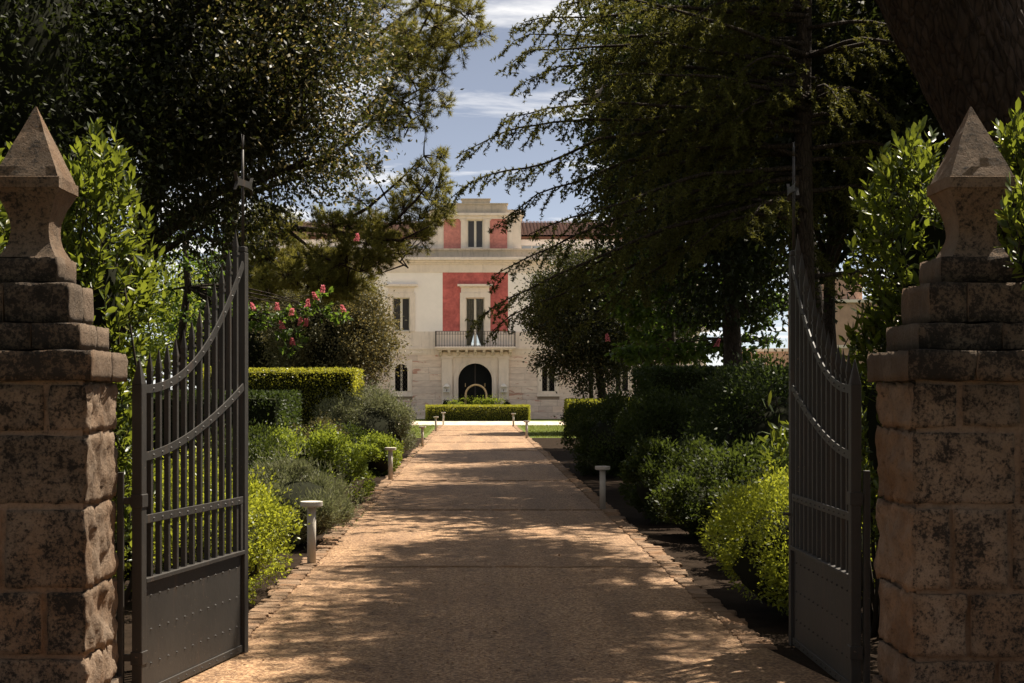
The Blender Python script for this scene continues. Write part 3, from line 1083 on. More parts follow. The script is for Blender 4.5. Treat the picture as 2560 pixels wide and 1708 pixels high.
ap.box(fx(1269), fx(1303), AY + 0.05, AY + 0.6, fz(531.5), fz(522))
ap.build('attic_parapet', M['trim_grey'], villa)


def notched(x0, x1, z0, z1, c):
    n = 4
    pts = [(x0, z0), (x1, z0), (x1, z1 - c)]
    pts += [(x1 - c * (i / n), z1 - c + c * math.sin(math.pi / 2 * i / n)) for i in range(1, n + 1)]
    pts += [(x0 + c * (1 - i / n), z1 - c + c * math.cos(math.pi / 2 * i / n)) for i in range(1, n + 1)]
    return pts
for a, b in ((1109, 1152), (1225, 1268.5)):
    mb = MB()
    mb.prism(notched(fx(a), fx(b), fz(621), fz(545.8), 0.14), AY - 0.012, AY + 0.05)
    tag(mb.build('red_panel', M['plaster_rose'], villa), 'faded rose red stucco panel of the attic')
for u in (1100, 1158, 1217, 1278):
    pil = MB()
    pil.box(fx(u - 6), fx(u + 6), AY - 0.05, AY + 0.01, fz(621), fz(551))
    pil.box(fx(u - 7.5), fx(u + 7.5), AY - 0.07, AY + 0.01, fz(551), fz(546.5))
    pil.build('pilaster', M['trim_stone'], villa)
# side wings: set-back upper storey and tiled roofs
WY = FY + 2.2
for sg in (-1, 1):
    xa = ax1 if sg > 0 else -HW + 0.6
    xb = HW - 0.6 if sg > 0 else ax0
    w_ = MB()
    w_.box(xa, xb, WY, WY + 9, fz(640), fz(586))
    w_.build('wing_wall', M['plaster_white'], villa)
    # roof slope: ridge of barrel tiles
    ncol = int((xb - xa) / 0.22)
    tv = []; tf = []
    n_s = 5
    y_e, z_e = WY - 0.45, fz(583)
    y_r, z_r = WY + 4.5, fz(583) + 1.35
    rows = 13
    for k in range(ncol):
        x = xa + (k + 0.5) * (xb - xa) / ncol
        w = (xb - xa) / ncol
        for r_ in range(rows):
            t0, t1 = r_ / rows, (r_ + 1.12) / rows
            b = len(tv)
            for t_, lift in ((t0, 0.03), (t1, 0.0)):
                y_, z_ = y_e + (y_r - y_e) * t_, z_e + (z_r - z_e) * t_ + lift
                for i in range(n_s + 1):
                    a_ = math.pi * i / n_s
                    tv.append((x - w * 0.5 * math.cos(a_), y_, z_ + 0.075 * math.sin(a_)))
            for i in range(n_s):
                tf.append((b + i, b + i + 1, b + n_s + 2 + i, b + n_s + 1 + i))
    roof = MB()
    roof.prism([(0, 0), (1, 0), (1, 1), (0, 1)], 0, 0.001)
    roof.v = []; roof.f = []; roof.s = []
    roof.add([(xa, y_e, z_e - 0.02), (xb, y_e, z_e - 0.02), (xb, y_r, z_r - 0.02), (xa, y_r, z_r - 0.02), (xa, y_e, z_e - 0.14), (xb, y_e, z_e - 0.14), (xb, y_r, z_e - 0.14), (xa, y_r, z_e - 0.14)],
             [(0, 1, 2, 3), (4, 7, 6, 5), (0, 4, 5, 1), (1, 5, 6, 2), (3, 2, 6, 7), (0, 3, 7, 4)])
    ro = roof.build('roof', M['wood_eave'], villa)
    tl = np_obj('roof_tiles', tv, tf, M['tile'], ro, smooth=True)
    tag(tl, kind='stuff')
    # glazed strip of the set-back storey
    for j in range(2):
        xc = (fx(1333) if sg > 0 else fx(2 * VU - 1333)) + sg * j * 4.4
        wv_ = MB().box(xc - 0.62, xc + 0.62, WY - 0.05, WY + 0.02, fz(624), fz(604.5)).build('window', M['window_paint'], villa)
        for k in (-1, 1):
            MB().box(xc + k * 0.3 - 0.27, xc + k * 0.3 + 0.27, WY - 0.062, WY - 0.048, fz(622), fz(606)).build('pane', M['pane_blue'], wv_)


def casement(xc, hw_, z0, z1, y, mat='pane', name='window', clear=False):
    fr = 0.055
    w_ = MB()
    w_.box(xc - hw_, xc - hw_ + fr, y, y + 0.07, z0, z1)
    w_.box(xc + hw_ - fr, xc + hw_, y, y + 0.07, z0, z1)
    w_.box(xc - hw_ + fr, xc + hw_ - fr, y, y + 0.07, z1 - fr, z1)
    w_.box(xc - hw_ + fr, xc + hw_ - fr, y, y + 0.07, z0, z0 + fr * 1.2)
    w_.box(xc - 0.065, xc + 0.065, y - 0.015, y + 0.07, z0 + fr * 1.2, z1 - fr)
    o = w_.build(name, M['window_paint'], villa)
    for a, b in ((xc - hw_ + fr, xc - 0.065), (xc + 0.065, xc + hw_ - fr)):
        MB().box(a, b, y + 0.03, y + 0.045, z0 + fr * 1.2, z1 - fr).build('pane', M[mat], o)
    return o

def stone_surround(xc, hw_, z0, z1, so, zt, cw, cz0, cz1, par, y=FY):
    s_ = MB()
    s_.box(xc - so, xc - hw_, y - 0.07, y + 0.2, z0, z1)
    s_.box(xc + hw_, xc + so, y - 0.07, y + 0.2, z0, z1)
    s_.box(xc - so, xc + so, y - 0.07, y + 0.0, z1, z1 + 0.28)
    s_.box(xc - so + 0.06, xc + so - 0.06, y - 0.045, y + 0.0, z1 + 0.28, cz0)
    s_.build('surround', M['trim_stone'], par, bevel=0.008)
    c_ = MB()
    c_.box(xc - cw + 0.12, xc + cw - 0.12, y - 0.14, y, cz0, cz0 + 0.06)
    c_.box(xc - cw, xc + cw, y - 0.26, y, cz0 + 0.06, cz1)
    c_.build('cornice', M['trim_stone'], par, bevel=0.01)

for x in XS:
    w_ = casement(x, ww, wz0 + 0.03, wz1, FY + 0.16)
    stone_surround(x, ww, wz0, wz1, 0.78, 0, 0.93, fz(719), fz(711), w_)
    MB().box(x - 0.56, x + 0.56, FY - 0.10, FY + 0.16, wz0 - 0.02, wz0 + 0.03).build('sill', M['trim_stone'], w_)
# balcony window: clear glass, curtains drawn apart at the foot
XC = 0.02
w_ = casement(XC, 0.53, fz(867), fz(744.5), FY + 0.16, 'clear_glass', 'balcony_door')
stone_surround(XC, 0.53, fz(867), fz(744.5), 0.86, 0, 1.0, fz(719), fz(711), w_)
def curtain(sg, par):
    nz_, nx_ = 24, 18
    z0, z1 = fz(867), fz(744.5)
    zap = fz(823)
    vs_ = []; fs = []
    for i in range(nz_ + 1):
        z = z0 + (z1 - z0) * i / nz_
        gap = 0.0 if z >= zap else (zap - z) / (zap - z0)
        inner = 0.34 * gap if sg > 0 else 0.27 * gap
        for k in range(nx_ + 1):
            t = k / nx_
            xo = inner + (0.56 - inner) * t
            vs_.append((XC + sg * xo, FY + 0.36 + 0.03 * math.sin(t * 34 + z * 0.4), z))
    for i in range(nz_):
        for k in range(nx_):
            a = i * (nx_ + 1) + k
            fs.append((a, a + 1, a + nx_ + 2, a + nx_ + 1))
    np_obj('curtain', vs_, fs, M['curtain'], par, smooth=True)
curtain(-1, w_); curtain(1, w_)
# attic window
w_ = casement((awx0 + awx1) / 2, (awx1 - awx0) / 2, awz0, awz1, AY + 0.12)
# ground floor arched windows with lattice grilles
for x in XS:
    w_ = MB()
    w_.arch_plate(x - surr[0], x + surr[0], surr[1], surr[2], x, gw, gzs, gz0, FY - 0.004, FY + 0.42)
    wo = w_.build('window', M['trim_stone'], villa)
    band = MB()
    r0, r1 = gw - 0.005, gw + 0.2
    lp = [(x - r0, gz0, x - r1, gz0)] + [(x - r0 * math.cos(math.pi * i / 16), gzs + r0 * math.sin(math.pi * i / 16), x - r1 * math.cos(math.pi * i / 16), gzs + r1 * math.sin(math.pi * i / 16)) for i in range(17)] + [(x + r0, gz0, x + r1, gz0)]
    bv_ = []; bf_ = []
    for ix, iz, ox, oz in lp:
        bv_ += [(ix, FY - 0.06, iz), (ox, FY - 0.06, oz), (ix, FY + 0.05, iz), (ox, FY + 0.0, oz)]
    for i in range(len(lp) - 1):
        a_, b_ = i * 4, i * 4 + 4
        bf_ += [(a_, a_ + 1, b_ + 1, b_), (a_ + 1, a_ + 3, b_ + 3, b_ + 1), (a_, b_, b_ + 2, a_ + 2)]
    band.add(bv_, bf_)
    band.build('surround', M['trim_stone'], wo)
    MB().box(x - gw - 0.05, x + gw + 0.05, FY + 0.30, FY + 0.34, gz0 - 0.02, gzt + 0.1).build('pane', M['pane_dark'], wo)
    MB().box(x - 0.06, x + 0.06, FY + 0.24, FY + 0.30, gz0, gzt).build('mullion', M['window_paint'], wo)
    MB().box(x - surr[0] - 0.03, x + surr[0] + 0.03, FY - 0.09, FY - 0.05, surr[1] - 0.03, surr[1] + 0.09).build('sill', M['trim_stone'], wo)
    g_ = MB()
    H_ = gzt - gz0
    st = 0.19
    for sg in (-1, 1):
        k = -8
        while k < 18:
            # lines z = gz0 + k*st*1.3 + sg*1.3*(X)
            pts = []
            for i in range(25):
                X_ = -gw + 2 * gw * i / 24
                Z_ = k * st * 1.35 + sg * 1.35 * X_
                inside = 0 <= Z_ and (Z_ <= gzs - gz0 or X_ * X_ + (Z_ - (gzs - gz0)) ** 2 <= gw * gw)
                if inside: pts.append((x + X_, FY + 0.10, gz0 + Z_))
            if len(pts) > 1:
                g_.tube([pts[0], pts[-1]], 0.011, 4, smooth=False)
            k += 1
    g_.build('grille', M['iron'], wo)
# portal
po = MB()
DR = fx(1230.6) - 0.03
zsp = fz(951)
po.arch_plate(-1.28, 1.32, 0.0, fz(893), 0.02, DR, zsp, 0.0, FY - 0.06, FY + 0.7, 24)
po.build('portal', M['trim_stone'], villa)
pr_ = MB()
for (r0, r1, yo) in ((DR + 0.005, DR + 0.10, 0.10), (DR + 0.10, DR + 0.24, 0.13)):
    n = 24
    prof = [(-1, 0.0)] + [(i, None) for i in range(n + 1)] + [(n + 1, 0.0)]
    loop = []
    for i, _ in prof:
        if i == -1: loop.append(((0.02 - r0, 0), (0.02 - r1, 0)))
        elif i == n + 1: loop.append(((0.02 + r0, 0), (0.02 + r1, 0)))
        else:
            a_ = math.pi * i / n
            loop.append(((0.02 - r0 * math.cos(a_), zsp + r0 * math.sin(a_)), (0.02 - r1 * math.cos(a_), zsp + r1 * math.sin(a_))))
    vs_ = []
    for (ix, iz), (ox, oz) in loop:
        vs_ += [(ix, FY - yo, iz), (ox, FY - yo, oz), (ix, FY - 0.055, iz), (ox, FY - 0.055, oz)]
    fs = []
    for i in range(len(loop) - 1):
        a_, b_ = i * 4, i * 4 + 4
        fs += [(a_, a_ + 1, b_ + 1, b_), (a_ + 1, a_ + 3, b_ + 3, b_ + 1), (a_, b_, b_ + 2, a_ + 2)]
    pr_.add(vs_, fs)
pr_.build('arch_ring', M['trim_stone'], villa)
for xa, xb in ((fx(1104), fx(1130.6)), (fx(1246), fx(1272))):
    p_ = MB()
    p_.box(xa, xb, FY - 0.16, FY + 0.4, 0.0, fz(897))
    p_.box(xa - 0.05, xb + 0.05, FY - 0.21, FY + 0.4, fz(897), fz(893.5))
    p_.box(xa - 0.03, xb + 0.03, FY - 0.19, FY + 0.4, 0.0, 0.28)
    p_.build('pilaster', M['trim_stone'], villa, bevel=0.01)
en = MB()
en.box(fx(1104) - 0.04, fx(1272) + 0.04, FY - 0.18, FY + 0.4, fz(893.5), fz(880))
en.build('entablature', M['trim_stone'], villa)
# door glass
dg = MB()
n = 24
poly = [(0.02 - DR - 0.02, 0.02), (0.02 + DR + 0.02, 0.02)] + [(0.02 + (DR + 0.02) * math.cos(math.pi * i / n), zsp + (DR + 0.02) * math.sin(math.pi * i / n)) for i in range(n + 1)]
dg.prism(poly, FY + 0.55, FY + 0.6)
door = dg.build('door', M['pane_dark'], villa)
for sx in (-0.62, 0.62):
    MB().box(0.02 + sx * 0.9 - 0.02, 0.02 + sx * 0.9 + 0.02, FY + 0.50, FY + 0.55, fz(967), fz(958)).build('door_handle', M['gold'], door)
MB().box(-0.012, 0.052, FY + 0.53, FY + 0.55, 0.02, zsp + DR - 0.02).build('door_stile', M['iron'], door)
# balcony
bx0, bx1 = fx(1089), fx(1287.5)
zb0 = fz(868)
BP = 1.05
ba = MB()
ba.box(bx0, bx1, FY - BP, FY - 0.02, zb0 - 0.10, zb0)
ba.box(bx0 + 0.06, bx1 - 0.06, FY - BP + 0.06, FY - 0.02, zb0 - 0.17, zb0 - 0.10)
balcony = ba.build('balcony', M['trim_stone'], villa, bevel=0.015)
nb = 9
for i in range(nb):
    x = bx0 + 0.28 + (bx1 - bx0 - 0.56) * i / (nb - 1)
    b_ = MB()
    prof = [(FY - 0.02, zb0 - 0.17), (FY - 0.02, zb0 - 0.52), (FY - 0.22, zb0 - 0.50), (FY - 0.40, zb0 - 0.36), (FY - 0.75, zb0 - 0.30), (FY - 0.86, zb0 - 0.17)]
    m = len(prof)
    vs_ = [(x - 0.075, y_, z_) for y_, z_ in prof] + [(x + 0.075, y_, z_) for y_, z_ in prof]
    fs = [tuple(range(m)), tuple(range(2 * m - 1, m - 1, -1))] + [((i_ + 1) % m, i_, i_ + m, (i_ + 1) % m + m) for i_ in range(m)]
    b_.add(vs_, fs)
    b_.build('bracket', M['trim_stone'], balcony)
zt = fz(829.5)
hr = MB()
hr.box(bx0, bx1, FY - BP + 0.03, FY - BP + 0.07, zt - 0.03, zt)
hr.box(bx0, bx1, FY - BP + 0.035, FY - BP + 0.065, zb0 + 0.07, zb0 + 0.09)
hr.box(bx0, bx1, FY - BP + 0.04, FY - BP + 0.06, zt - 0.20, zt - 0.185)
for x in (bx0 + 0.02, bx1 - 0.02):
    hr.box(x - 0.02, x + 0.02, FY - BP + 0.07, FY, zt - 0.03, zt)
    hr.box(x - 0.015, x + 0.015, FY - BP + 0.07, FY, zb0 + 0.07, zb0 + 0.09)
    hr.box(x - 0.022, x + 0.022, FY - BP + 0.028, FY - BP + 0.072, zb0, zt)
    for j in range(1, 7):
        hr.box(x - 0.01, x + 0.01, FY - BP + j * 0.15, FY - BP + j * 0.15 + 0.02, zb0 + 0.09, zt - 0.03)
hr.build('handrail', M['iron'], balcony)
nbar = 30
bar0 = MB()
bar0.box(-0.010, 0.010, FY - BP + 0.04, FY - BP + 0.06, zb0, zt - 0.03)
# small scroll ring near the head of the bar
ring = [(0.045 * math.cos(a_), FY - BP + 0.05, zt - 0.115 + 0.05 * math.sin(a_)) for a_ in np.linspace(0, 2 * math.pi, 9)]
bar0.tube(ring, 0.008, 4, smooth=False)
ring = [(0.022 * math.cos(a_), FY - BP + 0.05, zb0 + 0.42 + 0.05 * math.sin(a_)) for a_ in np.linspace(0, 2 * math.pi, 7)]
bm_ = bar0.build('baluster', M['iron'], balcony)
step = (bx1 - bx0) / nbar
bm_.location.x = bx0 + step * 0.5
for i in range(1, nbar):
    copy_child(bm_, balcony, (i * step, 0, 0))

# wall lanterns
def lantern(x, label):
    t = root('wall_lantern', (x, FY - 0.16, fz(980)), label, 'lantern', 'lanterns beside the door')
    z0, z1 = fz(979), fz(967)
    w = 0.17
    fr = MB()
    y0 = FY - 0.16 - 2 * w
    for sx in (-1, 1):
        for yy_ in (y0, y0 + 2 * w - 0.035):
            fr.box(x + sx * w - 0.018, x + sx * w + 0.018, yy_, yy_ + 0.035, z0, z1)
    fr.box(x - w - 0.018, x + w + 0.018, y0 - 0.005, FY - 0.165, z0 - 0.04, z0)
    fr.build('frame', M['lantern_paint'], t)
    cp = MB()
    a, b = w + 0.03, 0.09
    yc = y0 + w
    zt_ = z1 + 0.14
    cp.add([(x - a, yc - a, z1), (x + a, yc - a, z1), (x + a, yc + w, z1), (x - a, yc + w, z1), (x - b, yc - b, zt_), (x + b, yc - b, zt_), (x + b, yc + b, zt_), (x - b, yc + b, zt_)],
           [(0, 3, 2, 1), (4, 5, 6, 7), (0, 1, 5, 4), (1, 2, 6, 5), (2, 3, 7, 6), (3, 0, 4, 7)])
    cp.box(x - 0.06, x + 0.06, yc - 0.06, yc + 0.06, zt_, zt_ + 0.04)
    cp.build('cap', M['lantern_paint'], t)
    bp = MB()
    bp.box(x - w - 0.01, x + w + 0.01, FY - 0.18, FY - 0.163, z0, z1)
    bp.build('back_plate', M['lantern_paint'], t)
    MB().tube([(x, yc, z0), (x, yc, z0 + 0.13)], 0.02, 8).build('candle', M['iron'], t)
lantern(fx(1117), 'white box wall lantern on the pilaster left of the door')
lantern(fx(1259), 'white box wall lantern on the pilaster right of the door')

# golden hoop in front of the door
hoop = root('hoop_arch', (fx(1190), FY - 1.2, 0), 'golden hoop arch standing before the dark glass door', 'arch')
mb = MB()
Rr = 0.58
zc_ = fz(960.5) - Rr - 0.05
xc_ = fx(1190)
pts = [(xc_ - Rr, FY - 1.2, 0.0)] + [(xc_ - Rr * math.cos(a_), FY - 1.2, zc_ + Rr * math.sin(a_)) for a_ in np.linspace(0, math.pi, 25)] + [(xc_ + Rr, FY - 1.2, 0.0)]
mb.tube(pts, 0.055, 8)
mb.build('hoop', M['gold'], hoop)

# right-hand annex and garden wall
annex = root('stone_outbuilding', (15.5, 60, 0), 'pinkish stone outbuilding glimpsed between the trunks behind the right gate leaf', 'building')
MB().box(13.6, 20, 60, 66, 0, 5.1).build('wall', M['pink_stone'], annex)
MB().box(13.5, 20.1, 59.9, 66.1, 5.1, 5.22).build('coping', M['trim_stone'], annex)
MB().box(13.95, 15.4, 60.4, 61.8, 5.22, 6.2).box(13.9, 15.45, 60.35, 61.85, 6.2, 6.3).build('chimney', M['pink_stone'], annex)
MB().box(13.55, 20.05, 59.95, 60.0, 3.3, 3.42).build('string_course', M['trim_stone'], annex)
gwall = root('garden_wall', (18, 78, 0), 'low pinkish stone garden wall running right behind the tall hedge', 'wall')
MB().box(12.8, 30, 78, 78.4, 0, 3.62).build('wall', M['pink_stone'], gwall)
MB().box(12.75, 30, 77.93, 78.47, 3.62, 3.78).build('coping', M['trim_stone'], gwall)


# ------------------------------------------------------------------ gate pillars
def stone_block(x0, x1, y0, y1, z0, z1, seed, rough=0.012, round_=0.02, res=0.05, side_rough=None, sx=0):
    lo = np.array((x0, y0, z0)); hi = np.array((x1, y1, z1))
    nx = max(2, int((x1 - x0) / res)); ny = max(2, int((y1 - y0) / res)); nz = max(2, int((z1 - z0) / res))
    vs_ = []; fs = []
    def grid(fix, val, a, na, b, nb_, flip):
        base = len(vs_)
        for i in range(na + 1):
            for k in range(nb_ + 1):
                p = [0, 0, 0]
                p[fix] = val
                p[a] = lo[a] + (hi[a] - lo[a]) * i / na
                p[b] = lo[b] + (hi[b] - lo[b]) * k / nb_
                vs_.append(p)
        for i in range(na):
            for k in range(nb_):
                q = (base + i * (nb_ + 1) + k, base + (i + 1) * (nb_ + 1) + k, base + (i + 1) * (nb_ + 1) + k + 1, base + i * (nb_ + 1) + k + 1)
                fs.append(q[::-1] if flip else q)
    grid(0, x0, 1, ny, 2, nz, True); grid(0, x1, 1, ny, 2, nz, False)
    grid(1, y0, 0, nx, 2, nz, False); grid(1, y1, 0, nx, 2, nz, True)
    grid(2, z0, 0, nx, 1, ny, True); grid(2, z1, 0, nx, 1, ny, False)
    out = []
    off = Vector((seed * 3.17, seed * 1.31, seed * 0.77))
    for p in vs_:
        p = np.array(p)
        q = np.clip(p, lo + round_, hi - round_)
        d = p - q
        L = np.linalg.norm(d)
        d = d / L if L > 1e-9 else d
        P3 = q + d * round_
        vec = Vector(P3)
        nz_ = mn.fractal(vec * 7 + off, 0.9, 2.0, 5)
        r_ = rough
        if side_rough and sx * d[0] > 0.6:
            r_ = side_rough
            nz_ = 0.55 * mn.noise(vec * 5.0 + off * 2) + 0.55 * mn.hetero_terrain(Vector((vec.x * 9, vec.y * 20, vec.z * 9)) + off, 0.7, 2.0, 4, 0.4) - 0.35 * abs(mn.noise(vec * 16 + off))
        out.append(P3 + d * max(-0.006, nz_ * r_))
    # weld shared edge points
    return out, fs


def weld_mesh(name, vs_, fs):
    key = {}
    rem = []
    nv = []
    for p in vs_:
        k = (round(p[0], 4), round(p[1], 4), round(p[2], 4))
        if k not in key:
            key[k] = len(nv); nv.append(tuple(p))
        rem.append(key[k])
    nf = []
    for f in fs:
        g = []
        for i in f:
            j = rem[i]
            if j not in g: g.append(j)
        if len(g) > 2: nf.append(tuple(g))
    return nv, nf


def pillar(label, xc, hw_, yf, yb, sx, courses, seed, flabel):
    """sx: +1 when the opening is on the pillar's right"""
    t = root('gate_pillar', (xc, (yf + yb) / 2, 0), label, 'pillar', 'stone gate pillars')
    yc = (yf + yb) / 2
    MB().box(xc - hw_ + 0.016, xc + hw_ - 0.016, yf + 0.017, yb - 0.018, 0, 1.7).build('mortar_core', M['mortar'], t)
    k = seed
    def blk(x0, x1, y0, y1, z0, z1, mat, rough=0.010, rnd=0.014, side=None, name='stone', res=0.034):
        nonlocal k
        k += 1
        vs_, fs = stone_block(x0, x1, y0, y1, z0, z1, k, rough, rnd, res, side, sx)
        vs_, fs = weld_mesh(name, vs_, fs)
        mb_ = MB(); mb_.add(vs_, fs, True)
        return mb_.build(name, M[mat], t)
    g = 0.012
    for (z0, z1, cuts, dj) in courses:
        xs = [xc - hw_] + cuts + [xc + hw_]
        ym = yf + (yb - yf) * dj
        for i in range(len(xs) - 1):
            jit = 0.008 * math.sin(k * 12.9)
            last = (i == len(xs) - 2 and sx > 0) or (i == 0 and sx < 0)
            if last:
                blk(xs[i] + (g if i else 0), xs[i + 1] - (g if i < len(xs) - 2 else 0), yf - jit, yb, z0 + g, z1 - g, 'pillar', 0.012, 0.009, 0.034, 'stone', 0.022)
                continue
            blk(xs[i] + (g if i else 0), xs[i + 1] - (g if i < len(xs) - 2 else 0), yf - jit, ym - g, z0 + g, z1 - g, 'pillar', 0.012, 0.011, 0.032 if last else None)
            blk(xs[i] + (g if i else 0), xs[i + 1] - (g if i < len(xs) - 2 else 0), ym + g, yb, z0 + g, z1 - g, 'pillar', 0.012, 0.011, 0.032 if last else None)
    # plinth
    blk(xc - hw_ - 0.03, xc + hw_ + 0.03, yf - 0.03, yb + 0.03, 0.0, 0.165, 'pillar', 0.014)
    # cap and steps
    h1 = (yb - yf) / 2
    lev = [(1.69, 1.84, hw_ + 0.045, h1 + 0.06), (1.84, 1.973, hw_ - 0.03, h1 - 0.02), (1.973, 2.172, hw_ - 0.098, h1 - 0.075), (2.172, 2.30, hw_ - 0.172, h1 - 0.135)]
    for i, (z0, z1, a, b) in enumerate(lev):
        if i < 3:
            xm = xc + (0.06 if i % 2 else -0.09)
            blk(xc - a, xm - 0.003, yc - b, yc + b, z0 + 0.004, z1 - 0.002, 'pillar_cap', 0.010, 0.007, 0.012)
            blk(xm + 0.003, xc + a, yc - b, yc + b * 0.1, z0 + 0.004, z1 - 0.002, 'pillar_cap', 0.010, 0.007, 0.012)
            blk(xm + 0.003, xc + a, yc + b * 0.1 + 0.004, yc + b, z0 + 0.004, z1 - 0.004, 'pillar_cap', 0.010, 0.007, 0.012)
        else:
            blk(xc - a, xc + a, yc - b, yc + b, z0 + 0.004, z1, 'pillar_cap', 0.010, 0.007, 0.012)
    # finial: waisted neck, collar, pyramid
    fw, fd = 0.165, 0.185
    prof = []
    for i in range(15):
        z = i / 14
        # concave neck: foot 0.82, waist 0.56 at .38, flare 0.97
        r_ = 0.56 + 0.30 * max(0, (0.40 - z) / 0.40) ** 1.8 + 0.40 * max(0, (z - 0.40) / 0.60) ** 1.7
        prof.append((r_, 2.30 + 0.335 * z))
    prof += [(1.0, 2.637), (1.0, 2.690), (0.93, 2.694), (0.93, 2.698)]
    for i in range(1, 9):
        prof.append((0.93 * (1 - i / 8.0) + 0.02 * i / 8.0, 2.698 + 0.365 * i / 8.0))
    vs_ = []; fs = []
    side_n = 6
    for r_, z in prof:
        ring_ = []
        cs = [(-1, -1), (1, -1), (1, 1), (-1, 1)]
        for c in range(4):
            a_, b_ = cs[c], cs[(c + 1) % 4]
            for j in range(side_n):
                tt = j / side_n
                px = (a_[0] + (b_[0] - a_[0]) * tt) * r_ * fw
                py = (a_[1] + (b_[1] - a_[1]) * tt) * r_ * fd
                w = 0.004 * mn.noise(Vector((px * 18 + seed, py * 18, z * 18)))
                ring_.append((xc + px * (1 + w / max(0.03, r_ * fw)), yc + py * (1 + w / max(0.03, r_ * fd)), z))
        vs_ += ring_
    m4 = 4 * side_n
    for i in range(len(prof) - 1):
        for j in range(m4):
            j2 = (j + 1) % m4
            fs.append((i * m4 + j, i * m4 + j2, (i + 1) * m4 + j2, (i + 1) * m4 + j))
    fs.append(tuple((len(prof) - 1) * m4 + j for j in range(m4)))
    mb_ = MB(); mb_.add(vs_, fs, False)
    tag(mb_.build('finial', M['finial'], t), flabel)
    return t


pillar('stepped limestone gate pillar with pyramid finial and sunlit inner side, left of the drive', -2.19, 0.325, 7.27, 7.90, 1,
       [(0.165, 0.37, [-2.30], 0.45), (0.37, 0.69, [-2.06], 0.6), (0.69, 1.09, [-2.26], 0.42), (1.09, 1.44, [-2.36], 0.55), (1.44, 1.69, [-2.05], 0.4)], 3,
       'waisted stone finial under a pyramid point')
pillar('shaded stepped limestone gate pillar with pyramid finial, right of the drive', 2.475, 0.375, 7.27, 7.90, -1,
       [(0.165, 0.36, [2.50], 0.45), (0.36, 0.68, [2.36], 0.6), (0.68, 1.09, [2.28, 2.56], 0.42), (1.09, 1.46, [2.60], 0.55), (1.46, 1.69, [2.32, 2.62], 0.4)], 40,
       'shaded waisted stone finial under a pyramid point')


